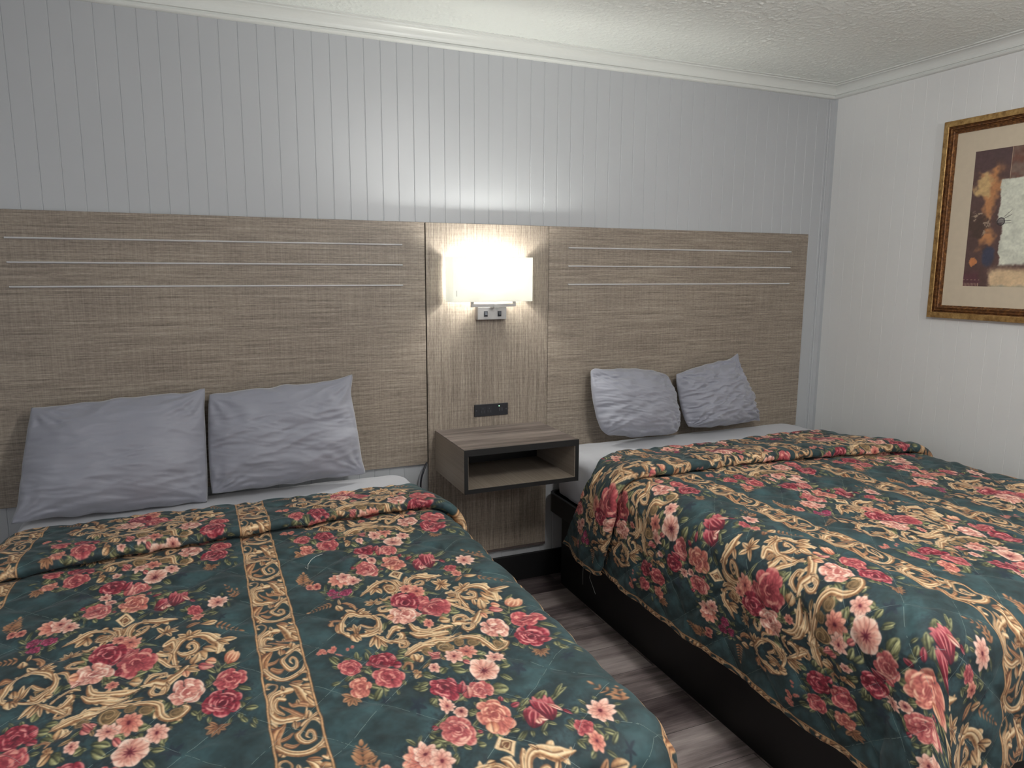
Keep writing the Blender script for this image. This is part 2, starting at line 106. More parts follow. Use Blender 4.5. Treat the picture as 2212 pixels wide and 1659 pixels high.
def flower(T,e,PAL):
    k=e[0]
    if k=='L': T.leaf(*e[1:6],PAL[e[6]])
    elif k=='B':
        P=np.array(e[1],float).reshape(-1,3).copy(); big=P[:,2].max(); gw=1. if T.stripe else 1.22; P[:,2]*=gw
        sg=1
        if big>6.5 and len(P)>3 and not T.stripe:
            for a,b in zip(P,P[1:]):      # acanthus lobes breaking the outline of the scroll
                d=b[:2]-a[:2]; L=np.hypot(*d); d/=L+1e-6
                for f in (np.array([.6]) if L<26 else np.array([.3,.8])):
                    w=a[2]+(b[2]-a[2])*f; c=a[:2]+d*L*f; sg=-sg; q=d*.8+np.array([-d[1],d[0]])*sg
                    T.petal(c[0],c[1],q[0],q[1],w*1.05,w*.75,PAL[e[2]],.25,.95)
        T.band(P.ravel(),PAL[e[2]])
        if big>5.5:                        # engraved line along the scroll
            Q=P.copy(); n_=np.gradient(P[:,:2],axis=0); n_/=np.hypot(n_[:,0],n_[:,1])[:,None]+1e-6; Q[:,0]+=n_[:,1]*P[:,2]*.14; Q[:,1]-=n_[:,0]*P[:,2]*.14; Q[:,2]=np.clip(P[:,2]*.13,.9,2.); Q=Q[:-1] if len(Q)>3 else Q
            m_=PAL[e[2]]; T.band(Q.ravel(),[m_[0]*.95,m_[0]*1.1,m_[1]*.8,m_[0]])
    elif k=='P':
        P=np.array(e[1],float).reshape(-1,2); xs,ys,X,Y=T.win(P[:,0].min()-1,P[:,0].max()+1,P[:,1].min()-1,P[:,1].max()+1)
        d=np.full((len(ys),len(xs)),1e9); c=P.mean(0)
        for i in range(len(P)):
            a,b=P[i],P[(i+1)%len(P)]; n=np.array([-(b-a)[1],(b-a)[0]]);n/=np.hypot(*n); 
            if (c-a)@n<0:n=-n
            d=np.minimum(d,(X-a[0])*n[0]+(Y-a[1])*n[1])
        b,m,l,o=PAL[e[2]]; g=np.clip(.75+.5*(T.nz(xs,ys)-.5),0,1)[...,None]; col=m+(l-m)*g; ee=(1-sst(d,.2,1.4))[...,None]*.8; T.put(xs,ys,sst(d,-.3,.5),col*(1-ee)+o*ee)
    elif k=='O':
        _,x,y,r,p=e; P=[]
        for i in range(16):
            a=i/15*3.1*math.pi; q=r*(1-.78*i/15); P+=[x+q*math.cos(a),y+q*math.sin(a),max(1.5,r*.30*(1-.4*i/15))]
        T.petal(x-r,y,1,0,2*r,2*r,PAL[p],.1,.5); T.band(P,PAL[p])
    elif k=='F':
        _,x,y,x2,y2,w,n,p=e; L=math.hypot(x2-x,y2-y);dx,dy=(x2-x)/L,(y2-y)/L
        T.band([x,y,1.6,(x+x2)/2,(y+y2)/2,1.3,x2,y2,.8],[c*.7 for c in PAL[p]],.5)
        for i in range(n):
            t=.08+i/n*.8; q=(1-.55*i/n); 
            for sg in (-1,1):
                ax,ay=dx*.75-sg*dy*.85,dy*.75+sg*dx*.85
                T.petal(x+dx*L*t,y+dy*L*t,ax,ay,w*.62*q,max(2.6,w*.24*q),PAL[p],.3,.95)
        T.petal(x+dx*L*.85,y+dy*L*.85,dx,dy,L*.2,max(2.6,w*.22),PAL[p],.3,.95)
    elif k=='R':
        _,x,y,r,p,asp,sd=e; rd=random.Random(int(x*7+y*3+sd)); pal=PAL[p]
        for ring_,(n,r0,L,Wd,lo,hi,rim) in enumerate([(7,.36,.62,.74,.12,.62,.7),(6,.16,.56,.62,.05,.56,.75),(5,.0,.46,.44,.0,.5,.7)]):
            off=rd.random()*6.28
            for i in range(n):
                a=off+i/n*6.283+rd.uniform(-.18,.18); ca,sa=math.cos(a),math.sin(a)*asp; L2=L*rd.uniform(.85,1.12)
                T.petal(x+ca*r*r0,y+sa*r*r0,ca,sa,r*L2*math.hypot(ca,sa),r*Wd*rd.uniform(.8,1.1),pal,lo,hi+rd.uniform(-.15,.2),pw=1.25,rim=rim*(rd.random()<.62))
        T.petal(x-.16*r,y,1,.2,r*.34,r*.3*asp,pal,.0,.12,edge=.4)
        for i in range(3):
            a=rd.random()*6.28; q=r*(.16+.07*i); P=[]
            for j in range(5): b=a+j*.42; P+=[x+q*math.cos(b),y+q*asp*math.sin(b),r*.07*(1 if 0<j<4 else .4)+.5]
            T.band(P,[pal[1],pal[2],pal[2],pal[1]])
        if r>24:
            for i in range(4):
                a=rd.random()*6.28; q=r*rd.uniform(.45,.72); P=[]
                for j in range(5): b=a+j*.2; P+=[x+q*math.cos(b),y+q*asp*math.sin(b),r*.13*(1 if 0<j<4 else .35)+.5]
                T.band(P,[pal[1],pal[2],pal[2],pal[1]])
    elif k=='V':
        _,x,y,r,p=e; pal=PAL[p]; rd=random.Random(int(x+y)); o=rd.random()*6
        for i in (0,2,4,1,3,5):
            a=o+i/6*6.283; T.petal(x,y,math.cos(a),.85*math.sin(a),r*rd.uniform(.82,1.08),r*rd.uniform(.8,1.),pal,.12,rd.uniform(.75,1.),pw=1.35,rim=.5)
        for i in range(14):
            a=i*.45+o; q=r*rd.uniform(.35,.6); T.band([x+q*.4*math.cos(a),y+q*.4*math.sin(a),.8,x+q*1.1*math.cos(a+.1),y+q*1.1*math.sin(a+.1),1.2,x+q*1.5*math.cos(a+.05),y+q*1.5*math.sin(a+.05),.7],[pal[0]*1.1,(pal[0]+pal[1])/2,pal[1],pal[1]*.8])
        for i in range(9):
            a=i*.7; T.petal(x,y,math.cos(a),math.sin(a),r*.36,max(1.6,r*.06),PAL['red'],.0,.4,edge=.3)
        T.petal(x-r*.1,y,1,0,r*.2,r*.2,PAL['red'],0,.3)
    elif k=='D':
        _,x,y,r,p,n=e; pal=PAL[p]; rd=random.Random(int(x+y)); o=rd.random()*6
        for q,hi in ((1,.95),(.68,.75)):
            for i in range(n):
                a=o+(i+(.5 if q<1 else 0))/n*6.283; T.petal(x,y,math.cos(a),.8*math.sin(a),r*q*rd.uniform(.85,1.1),r*q*4.6/n,pal,.1,hi,pw=1.3)
        T.petal(x-r*.14,y,1,0,r*.28,r*.26,PAL['red'],.0,.3)
    elif k=='T':
        _,x,y,x2,y2,r,p=e; L=math.hypot(x2-x,y2-y); dx,dy=(x2-x)/L,(y2-y)/L; pal=PAL[p]
        for sg,w,hi,q in ((-1,1.1,.45,1),(1,1.1,.5,1),(-.55,1.,.6,1.08),(.55,1.,.7,1.05),(0,1.05,.55,.95)):
            ax,ay=dx-sg*dy*.34,dy+sg*dx*.34; T.petal(x,y,ax,ay,L*q,r*w,pal,.05,hi,pw=1.05,rim=.5)
        for sg in (-.35,.1,.45):
            P=[]
            for j in range(5): t=.25+j*.17; P+=[x+dx*L*t-sg*dy*r*math.sin(t*3)*1.2,y+dy*L*t+sg*dx*r*math.sin(t*3)*1.2,r*.16*(1 if 0<j<4 else .3)+.4]
            T.band(P,[pal[1],pal[2],pal[2],pal[1]])
    elif k=='C':
        _,x,y,rx,ry,n,p=e; rd=random.Random(int(x+y))
        for i in range(n):
            a,q=rd.random()*6.28,rd.random()**.5*.8; cx,cy=x+rx*q*math.cos(a),y+ry*q*math.sin(a); r=max(4,rx/n**.5*.75)
            for j in range(6): b=j*1.047; T.petal(cx,cy,math.cos(b),math.sin(b),r,r*.8,PAL[p],.2,rd.uniform(.5,.95),pw=1.3,edge=.6)
def make_tile(MED,STR):
    rng=np.random.default_rng(11); BG=np.array((43,69,73))/255
    T=Tile(TW,TH,BG)
    n=.5*value_noise(TH,TW,60,rng)+.3*value_noise(TH,TW,22,rng)+.2*value_noise(TH,TW,8,rng)
    T.A*=(1+.85*(n-.5))[...,None]
    order={'L':0,'F':0}
    MED=scaled(MED); STR=scaled(STR); rd=random.Random(4)
    for e in MED:
        if e[0]=='B':
            q=e[1]
            for i in range(0,len(q),3): halo(T,q[i],q[i+1],q[i+2]*1.1+9,.42)
        if e[0] in 'RVDT' and e[-1]!='tanr': halo(T,e[1],e[2],(e[5] if e[0]=='T' else e[3])*1.5+5,.55)
        if e[0]=='L' and e[6]!='shade': halo(T,(e[1]+e[3])/2,(e[2]+e[4])/2,math.hypot(e[3]-e[1],e[4]-e[2])*.6+4,.35)
    for e in [q for q in MED if q[0] in 'RVD' and q[3]>15]:
        r=e[3]
        for i in range(6):
            a=i*1.047+rd.uniform(-.4,.4); q=r*rd.uniform(.75,.95); L=rd.uniform(9,19)
            T.leaf(e[1]+q*math.cos(a),e[2]+q*math.sin(a),e[1]+(q+L)*math.cos(a+rd.uniform(-.3,.3)),e[2]+(q+L)*math.sin(a+rd.uniform(-.3,.3)),rd.uniform(6,10),PAL['grn'])
    for i in range(46):     # olive foliage packed behind the medallion and its lower arc
        x,y=(rd.gauss(325,60),rd.gauss(395/AS,45/AS)) if i<28 else (rd.uniform(250,480),rd.uniform(520,620)/AS); a=rd.random()*6.28; L=rd.uniform(14,26)
        halo(T,x,y,L,.4); T.leaf(x,y,x+L*math.cos(a),y+L*math.sin(a),rd.uniform(7,12),PAL['grn' if rd.random()<.6 else 'olv'])
    for e in MED: flower(T,e,PAL)
    # border stripe: three repeats down the tile, centred on u=0
    Sx=int(round(104*KR)); P3=PV/3; S=Tile(TW,TH,BG); S.A*=(1+.40*(n-.5))[...,None]; S.A*=.85; S.stripe=True
    v0,v1=STRV[0]/AS,STRV[1]/AS
    def sc(v): return (v-v0)/(v1-v0)*P3
    for rep in range(3):
        for e in STR:
            e=list(e)
            if e[0]=='B': 
                q=list(e[1]); 
                for i in range(1,len(q),3): q[i]=sc(q[i])+rep*P3
                e[1]=q
            else: e[2]=sc(e[2])+rep*P3; e[4]=sc(e[4])+rep*P3
            flower(S,e,PAL)
    # straight gold lines at both sides
    xs=(np.arange(TW)+.5)/KR; xs=np.where(xs>PU/2,xs-PU,xs); y=(np.arange(TH)+.5)/KY
    wob=.8*np.sin(y*2*np.pi/PV*5)+.5*np.sin(y*2*np.pi/PV*13)
    d=np.abs(np.abs(xs[None])-45-wob[:,None])
    m=PAL['tan'][1]; o=PAL['tan'][3]
    inside=(np.abs(xs)<45)[None]&np.ones((TH,1),bool)
    A=np.where(inside[...,None],S.A,T.A)
    a=sst(3.6-d,0,.8)[...,None]; A=A*(1-a*.85)+o*a*.85
    a=sst(2.3-d,0,.8)[...,None]; A=A*(1-a)+(m*(.9+.25*S.N[...,None]))*a
    return np.clip(A,0,1)

STRV=(354,614)
# ---------------------------------------------------------------- helpers
def link(o,parent=None):
    C.objects.link(o)
    if parent is not None: o.parent=parent
    return o
def tag(o,label=None,cat=None,group=None,kind=None):
    if label: o['label']=label
    if cat: o['category']=cat
    if group: o['group']=group
    if kind: o['kind']=kind
    return o
def thing(name,label,cat,loc=(0,0,0),group=None):
    o=bpy.data.objects.new(name,None); o.empty_display_size=.1; link(o); o.location=loc
    return tag(o,label,cat,group)
def obj(name,bm,mat,parent=None,smooth=False,bevel=0,seg=2):
    # coordinates in bm are world ones; children of a thing are shifted back by its location
    me=bpy.data.meshes.new(name); bmesh.ops.recalc_face_normals(bm,faces=bm.faces[:]); 
    if parent is not None:
        p=parent; off=Vector((0,0,0))
        while p is not None: off+=p.location; p=p.parent
        bmesh.ops.translate(bm,vec=-off,verts=bm.verts[:])
    bm.to_mesh(me); bm.free(); me.materials.append(mat); o=bpy.data.objects.new(name,me); link(o,parent)
    if smooth:
        for p in me.polygons: p.use_smooth=True
    if bevel:
        m=o.modifiers.new('bevel','BEVEL'); m.width=bevel; m.segments=seg; m.limit_method='ANGLE'; m.angle_limit=.6
    return o
def box(bm,x0,x1,y0,y1,z0,z1):
    v=[bm.verts.new((x,y,z)) for x in (x0,x1) for y in (y0,y1) for z in (z0,z1)]
    for f in ((0,1,3,2),(4,6,7,5),(0,4,5,1),(2,3,7,6),(0,2,6,4),(1,5,7,3)): bm.faces.new([v[i] for i in f])
    return bm
def B(*a): return box(bmesh.new(),*a)
def prism(pts,axis,a,b):
    # extrude a closed 2-D outline: axis 'x' -> pts are (y,z); 'y' -> (x,z); 'z' -> (x,y)
    bm=bmesh.new(); mk={'x':lambda p,t:(t,p[0],p[1]),'y':lambda p,t:(p[0],t,p[1]),'z':lambda p,t:(p[0],p[1],t)}[axis]
    A=[bm.verts.new(mk(p,a)) for p in pts]; D=[bm.verts.new(mk(p,b)) for p in pts]; n=len(pts)
    bm.faces.new(A); bm.faces.new(D[::-1])
    for i in range(n): bm.faces.new([A[i],A[(i+1)%n],D[(i+1)%n],D[i]])
    return bm
def tube(bm,pts,r,n=8):
    pts=[Vector(p) for p in pts]; rings=[]
    for i,p in enumerate(pts):
        t=(pts[min(i+1,len(pts)-1)]-pts[max(i-1,0)]).normalized(); u=t.orthogonal().normalized() if i==0 else (u-t*u.dot(t)).normalized(); w=t.cross(u)
        rr=r(i/(len(pts)-1)) if callable(r) else r
        rings.append([bm.verts.new(p+rr*(math.cos(a)*u+math.sin(a)*w)) for a in [2*PI*k/n for k in range(n)]])
    for A,D in zip(rings,rings[1:]):
        for k in range(n): bm.faces.new([A[k],A[(k+1)%n],D[(k+1)%n],D[k]])
    bm.faces.new(rings[0][::-1]); bm.faces.new(rings[-1]); return bm
def grid_mesh(name,P,mat,parent=None,uv=None,col=None):
    nt,ns,_=P.shape; me=bpy.data.meshes.new(name); nv=nt*ns; nf=(nt-1)*(ns-1)
    idx=np.arange(nv,dtype=np.int32).reshape(nt,ns)
    F=np.stack([idx[:-1,:-1],idx[1:,:-1],idx[1:,1:],idx[:-1,1:]],-1).reshape(-1)
    off=np.array(parent.location if parent is not None else (0,0,0))
    me.vertices.add(nv); me.vertices.foreach_set('co',(P.reshape(-1,3)-off).astype(np.float32).ravel())
    me.loops.add(nf*4); me.loops.foreach_set('vertex_index',F)
    me.polygons.add(nf); me.polygons.foreach_set('loop_start',np.arange(0,nf*4,4,dtype=np.int32))
    me.polygons.foreach_set('use_smooth',np.ones(nf,bool)); me.update(calc_edges=True)
    if uv is not None:
        l=me.uv_layers.new(name='cloth'); l.data.foreach_set('uv',uv.reshape(-1,2)[F].astype(np.float32).ravel())
    if col is not None:
        a=me.attributes.new('print','FLOAT_COLOR','POINT'); c=np.ones((nv,4),np.float32); c[:,:3]=col.reshape(-1,3); a.data.foreach_set('color',c.ravel())
    me.materials.append(mat); o=bpy.data.objects.new(name,me); return link(o,parent)
def lin(c): 
    c=np.asarray(c,float); return np.where(c<=.04045,c/12.92,((c+.055)/1.055)**2.4)
def rgb(r,g,b,k=1.): 
    q=lin(np.array((r,g,b))/255)*k; return (float(q[0]),float(q[1]),float(q[2]),1.)
# ---------------------------------------------------------------- materials
class NT:
    def __init__(s,name):
        s.m=bpy.data.materials.new(name); s.m.use_nodes=True; s.t=s.m.node_tree; s.b=s.t.nodes['Principled BSDF']; s.out=s.t.nodes['Material Output']
    def n(s,ty,**k):
        x=s.t.nodes.new(ty)
        for a,v in k.items():
            if a in x.inputs.keys() if isinstance(a,str) else False: x.inputs[a].default_value=v
            else: setattr(x,a,v)
        return x
    def l(s,a,b): s.t.links.new(a,b)
    def obj(s,scale=(1,1,1),rot=(0,0,0)):
        t=s.n('ShaderNodeTexCoord'); m=s.n('ShaderNodeMapping'); m.inputs['Scale'].default_value=scale; m.inputs['Rotation'].default_value=rot; s.l(t.outputs['Object'],m.inputs['Vector']); return m.outputs[0]
    def noise(s,vec,scale,detail=4,rough=.55,dist=0):
        x=s.n('ShaderNodeTexNoise'); x.inputs['Scale'].default_value=scale; x.inputs['Detail'].default_value=detail; x.inputs['Roughness'].default_value=rough; x.inputs['Distortion'].default_value=dist; s.l(vec,x.inputs['Vector']); return x.outputs['Fac']
    def ramp(s,fac,stops):
        x=s.n('ShaderNodeValToRGB'); e=x.color_ramp.elements
        while len(e)<len(stops): e.new(.5)
        for q,(p,c) in zip(e,stops): q.position=p; q.color=c if len(c)==4 else (*c,1)
        s.l(fac,x.inputs['Fac']); return x.outputs['Color']
    def math(s,op,a,b=None,c=None):
        x=s.n('ShaderNodeMath',operation=op)
        for i,v in enumerate((a,b,c)):
            if v is None: continue
            if isinstance(v,(int,float)): x.inputs[i].default_value=v
            else: s.l(v,x.inputs[i])
        return x.outputs[0]
    def mix(s,f,a,b,mode='MIX'):
        x=s.n('ShaderNodeMix',data_type='RGBA',blend_type=mode)
        for i,v in ((0,f),(6,a),(7,b)):
            if isinstance(v,(int,float)): x.inputs[i].default_value=v
            elif isinstance(v,tuple): x.inputs[i].default_value=v
            else: s.l(v,x.inputs[i])
        return x.outputs[2]
    def bump(s,h,strength=.3,dist=.001):
        x=s.n('ShaderNodeBump'); x.inputs['Strength'].default_value=strength; x.inputs['Distance'].default_value=dist; s.l(h,x.inputs['Height']); s.l(x.outputs[0],s.b.inputs['Normal']); return x
    def set(s,**k):
        for a,v in k.items():
            i=s.b.inputs[a.replace('_',' ')]
            if hasattr(v,'links') or hasattr(v,'is_linked'): s.l(v,i)
            else: i.default_value=v
        return s
def simple(name,c,rough=.5,metal=0,**k):
    n=NT(name); n.set(Roughness=rough,Metallic=metal)
    v=n.obj(); f=n.noise(v,35,3); n.l(n.mix(f,tuple(x*.93 for x in c[:3])+(1,),tuple(min(1,x*1.07) for x in c[:3])+(1,)),n.b.inputs['Base Color'])
    if k: n.set(**k)
    return n.m
def wall_mat(name,c,rough=.42):
    n=NT(name); v=n.obj(); a=n.noise(v,1.7,3); b=n.noise(v,260,3)
    n.l(n.mix(a,tuple(x*.95 for x in c[:3])+(1,),tuple(x*1.03 for x in c[:3])+(1,)),n.b.inputs['Base Color'])
    n.set(Roughness=rough); n.bump(b,.12,.0006); return n.m
def ceiling_mat():
    n=NT('popcorn_ceiling'); v=n.obj(); a=n.noise(v,115,5,.6); b=n.noise(v,230,3,.5)
    h=n.math('POWER',n.math('ADD',n.math('MULTIPLY',a,.75),n.math('MULTIPLY',b,.35)),3.)
    n.set(Base_Color=rgb(234,238,233),Roughness=.9); n.bump(h,.6,.004); return n.m
def linen_mat(name,vertical=False,soft=0.):
    # woven-look laminate: long streaks one way, fine threads the other
    n=NT(name); k=(1,1,1)
    A=n.obj((2.,1,120) if not vertical else (130,1,2.)); A2=n.obj((7,1,330) if not vertical else (330,1,7)); Bv=n.obj((260,1,5) if not vertical else (5,1,260)); D=n.obj((60,1,170) if not vertical else (170,1,60)); E=n.obj((.8,1,1.4))
    a=n.noise(A,1.,4,.6); a2=n.noise(A2,1.,2); b=n.noise(Bv,1.,3,.6); d=n.noise(D,1.,3,.6); e=n.noise(E,1.5,2)
    f=n.math('ADD',n.math('ADD',n.math('MULTIPLY',a,.30),n.math('MULTIPLY',a2,.32)),n.math('ADD',n.math('MULTIPLY',b,.18),n.math('MULTIPLY',d,.20)))
    f=n.math('ADD',n.math('MULTIPLY',f,1.-soft),.515*soft)
    c=n.ramp(f,[(.34,rgb(84,74,66)),(.47,rgb(134,122,110)),(.56,rgb(160,148,134)),(.68,rgb(194,182,166))])
    c=n.mix(n.math('MULTIPLY',e,.25),c,rgb(118,104,96),'MULTIPLY')
    n.l(c,n.b.inputs['Base Color']); n.set(Roughness=.5); n.bump(f,.25,.0006); return n.m
def wood_mat(name,cs,rough=.45,sx=1.,bands=26):
    n=NT(name); v=n.obj((sx,bands,bands)); w=n.obj((sx*6,160,160)); a=n.noise(v,1.,5,.6,.4); b=n.noise(w,1.,3)
    f=n.math('ADD',n.math('MULTIPLY',a,.8),n.math('MULTIPLY',b,.2)); n.l(n.ramp(f,cs),n.b.inputs['Base Color']); n.set(Roughness=rough); n.bump(b,.15,.0004); return n.m
def floor_mat():
    n=NT('vinyl_planks'); t=n.obj()
    br=n.n('ShaderNodeTexBrick'); n.l(t,br.inputs['Vector']); br.offset=.37; br.inputs['Scale'].default_value=1.; br.inputs['Brick Width'].default_value=.92; br.inputs['Row Height'].default_value=.178; br.inputs['Mortar Size'].default_value=.0011; br.inputs['Mortar Smooth'].default_value=.2; br.inputs['Bias'].default_value=0
    br.inputs['Color1'].default_value=(0,0,0,1); br.inputs['Color2'].default_value=(1,1,1,1); br.inputs['Mortar'].default_value=(.5,.5,.5,1)
    v=n.obj((1.6,17,1)); w=n.obj((9,150,1)); x=n.obj((4,7,1))
    sep=n.n('ShaderNodeSeparateColor'); n.l(br.outputs['Color'],sep.inputs[0])
    # shift the grain from plank to plank
    cb=n.n('ShaderNodeCombineXYZ'); n.l(n.math('MULTIPLY',sep.outputs[0],37.),cb.inputs[0]); n.l(n.math('MULTIPLY',sep.outputs[0],11.),cb.inputs[2])
    ad=n.n('ShaderNodeVectorMath',operation='ADD'); n.l(v,ad.inputs[0]); n.l(cb.outputs[0],ad.inputs[1])
    a=n.noise(ad.outputs[0],1.,5,.62,.5); b=n.noise(w,1.,3,.6); d=n.noise(x,1.,3)
    f=n.math('ADD',n.math('ADD',n.math('MULTIPLY',a,.46),n.math('MULTIPLY',b,.12)),n.math('ADD',n.math('MULTIPLY',d,.26),n.math('MULTIPLY',sep.outputs[0],.16)))
    c=n.ramp(f,[(.38,rgb(62,52,53)),(.46,rgb(100,89,89)),(.54,rgb(142,130,128)),(.66,rgb(182,170,167))])
    c=n.mix(br.outputs['Fac'],c,rgb(50,44,44)); n.l(c,n.b.inputs['Base Color']); n.set(Roughness=.42); n.bump(n.math('SUBTRACT',b,n.math('MULTIPLY',br.outputs['Fac'],2.)),.25,.0006); return n.m
def cloth_mat(name,c,sheen=.25):
    n=NT(name); v=n.obj(); a=n.noise(v,9,4,.6); b=n.noise(v,900,2); 
    n.l(n.mix(a,tuple(x*.92 for x in c[:3])+(1,),tuple(x*1.06 for x in c[:3])+(1,)),n.b.inputs['Base Color']); n.set(Roughness=.62,Sheen_Weight=sheen); n.bump(b,.15,.0004); return n.m
def quilt_mat():
    n=NT('printed_velvet_quilt'); at=n.n('ShaderNodeAttribute'); at.attribute_name='print'; uv=n.n('ShaderNodeUVMap'); uv.uv_map='cloth'
    sep=n.n('ShaderNodeSeparateXYZ'); n.l(uv.outputs[0],sep.inputs[0]); nz=n.noise(uv.outputs[0],7,2); nb=n.noise(uv.outputs[0],60,3); fine=n.noise(uv.outputs[0],900,2)
    def line(sgn):
        q=n.math('ADD',sep.outputs[0],n.math('MULTIPLY',sep.outputs[1],sgn)); q=n.math('ADD',q,n.math('MULTIPLY',nz,.022)); q=n.math('DIVIDE',q,.125*1.41421)
        return n.math('ABSOLUTE',n.math('SUBTRACT',n.math('FRACT',q),.5))
    m=n.math('MINIMUM',line(1.),line(-1.))
    m=n.math('LESS_THAN',m,.0052); m=n.math('MULTIPLY',m,n.math('GREATER_THAN',nb,.44))
    c=n.mix(n.math('MULTIPLY',m,.32),at.outputs['Color'],rgb(150,168,160))
    n.l(c,n.b.inputs['Base Color']); n.set(Roughness=.72,Sheen_Weight=.08,Sheen_Roughness=.4); n.bump(fine,.2,.0005); return n.m
def shade_mat():
    n=NT('lamp_shade_fabric'); v=n.obj((400,400,400)); f=n.noise(v,1.,2)
    d=n.n('ShaderNodeBsdfDiffuse'); d.inputs['Color'].default_value=(.80,.80,.76,1); tr=n.n('ShaderNodeBsdfTranslucent'); n.l(n.mix(f,(.86,.87,.84,1),(.92,.93,.90,1)),tr.inputs['Color'])
    mx=n.n('ShaderNodeMixShader'); mx.inputs[0].default_value=.62; n.l(d.outputs[0],mx.inputs[1]); n.l(tr.outputs[0],mx.inputs[2]); n.l(mx.outputs[0],n.out.inputs['Surface']); return n.m
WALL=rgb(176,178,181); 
M_wall=wall_mat('painted_panelling',WALL,.38); M_wall2=wall_mat('lit_wall_panelling',rgb(214,214,213),.42); M_trim=wall_mat('white_trim_paint',rgb(212,214,210),.35); M_ceil=ceiling_mat(); M_floor=floor_mat()  # right wall's panelling is lightened to stand in for stronger light on it
M_linh=linen_mat('linen_laminate'); M_linv=linen_mat('linen_laminate_upright',True)
M_lins=linen_mat('smooth_laminate',True,.5)
M_dark=wood_mat('grey_walnut_laminate',[(.34,rgb(56,48,47)),(.47,rgb(90,80,77)),(.57,rgb(120,109,104)),(.70,rgb(146,134,126))],.4,1.1,20)
M_black=simple('black_laminate',(.0035,.0035,.004),.55); M_blackm=simple('black_vinyl',(.006,.006,.007),.45)
M_metal=simple('brushed_nickel',(.34,.33,.325),.42,.9); M_chrome=simple('satin_aluminium_strip',(.72,.72,.74),.38,.45)
M_sheet=cloth_mat('grey_white_sheet',rgb(186,187,194)); M_pil=cloth_mat('grey_pillowcase',rgb(139,140,151),.35)
M_quilt=quilt_mat(); M_shade=shade_mat(); M_plastic=simple('black_plastic',(.012,.013,.018),.35)
def vnoise(X,Y,seed):
    r=np.random.default_rng(seed).random((256,256))*2-1; x0=np.floor(X).astype(int);y0=np.floor(Y).astype(int);fx=X-x0;fy=Y-y0;fx=fx*fx*(3-2*fx);fy=fy*fy*(3-2*fy)
    g=lambda i,j:r[(y0+j)%256,(x0+i)%256]
    return (g(0,0)*(1-fx)+g(1,0)*fx)*(1-fy)+(g(0,1)*(1-fx)+g(1,1)*fx)*fy
def seq(parts):
    o=[]
    for a,b,st in parts: n=max(1,int(round(abs(b-a)/st))); o+=list(np.linspace(a,b,n,endpoint=False))
    return np.array(o+[parts[-1][1]])
# ---------------------------------------------------------------- room
XW=2.565; XL=-2.05; YF=-4.3; ZC=2.412
tag(obj('floor',B(XL-.1,XW+.1,YF-.1,.1,-.08,0),M_floor),kind='structure')
# sprayed popcorn ceiling: real lumps a few millimetres high
cx_=seq([(XL-.1,-.5,.15),(-.5,XW+.02,.0044)]); cy_=seq([(YF-.1,-1.75,.15),(-1.75,.02,.0044)]); CX,CY=np.meshgrid(cx_,cy_)
wx=CX+.006*vnoise(CX*70,CY*70,61); wy=CY+.006*vnoise(CX*70,CY*70,62)
hh=.55*vnoise(wx*112,wy*112,63)+.45*vnoise(wx*190,wy*190,64); hh=np.clip(hh+.18,0,1)**1.3*(.75+.35*vnoise(CX*6,CY*6,65))
cg=grid_mesh('ceiling',np.stack([CX,CY,ZC-.0050*hh],-1),M_ceil); tag(cg,kind='structure')
so_=cg.modifiers.new('slab','SOLIDIFY'); so_.thickness=.06; so_.offset=-1.
def grooved(a0,a1,ph,pitch=.0657,w=.0056,d=.0017):
    # outline of a v-grooved panel along one axis: list of (along, depth)
    p=[(a0,0)]; k=math.ceil((a0-ph)/pitch); 
    while ph+k*pitch<a1-.01:
        g=ph+k*pitch
        if g>a0+.01: p+=[(g-w/2,0),(g-w*.22,-d),(g+w*.22,-d),(g+w/2,0)]
        k+=1
    return p+[(a1,0)]
g=grooved(XL,XW,.150)
tag(obj('wall_back',prism([(x,-q) for x,q in g]+[(XW,.1),(XL,.1)],'z',0,ZC),M_wall),kind='structure')
g=grooved(YF,0,-.531,d=.0005,w=.003)
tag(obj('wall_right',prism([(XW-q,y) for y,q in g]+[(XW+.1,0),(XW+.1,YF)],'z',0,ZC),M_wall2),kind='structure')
tag(obj('wall_left',B(XL-.1,XL,YF,0,0,ZC),M_wall),kind='structure'); tag(obj('wall_front',B(XL,XW,YF-.1,YF,0,ZC),M_wall),kind='structure')
# crown moulding (d away from the wall, z)
def crown():
    p=[(0,ZC),(.066,ZC),(.066,ZC-.005),(.050,ZC-.006),(.049,ZC-.009)]
    for i in range(9):
        a=i/8*PI/2; p.append((.018+.030*(1-math.sin(a)),ZC-.010-.033*(1-math.cos(a))-.004*i/8))
    p+=[(.013,ZC-.049),(.012,ZC-.052),(.017,ZC-.054),(.018,ZC-.058),(.015,ZC-.062),(.009,ZC-.065),(0,ZC-.066)]
    return p
cp=crown()
tag(obj('trim_1',prism([(-d,z) for d,z in cp],'x',XL,XW),M_trim),kind='structure')
tag(obj('trim_2',prism([(XW-d,z) for d,z in cp],'y',YF,0),M_trim),kind='structure')
tag(obj('trim_3',prism([(XW-.036,0),(XW-.036,-.004),(XW-.030,-.006),(XW-.022,-.005),(XW-.004,-.007),(XW,-.022),(XW,0)],'z',0,ZC-.066),M_wall),kind='structure')
tag(obj('baseboard_back',B(XL,XW,-.014,0,0,.126),M_black,bevel=.002),kind='structure')
tag(obj('baseboard_right',B(XW-.014,XW,YF,-.02,0,.126),M_black,bevel=.002),kind='structure')
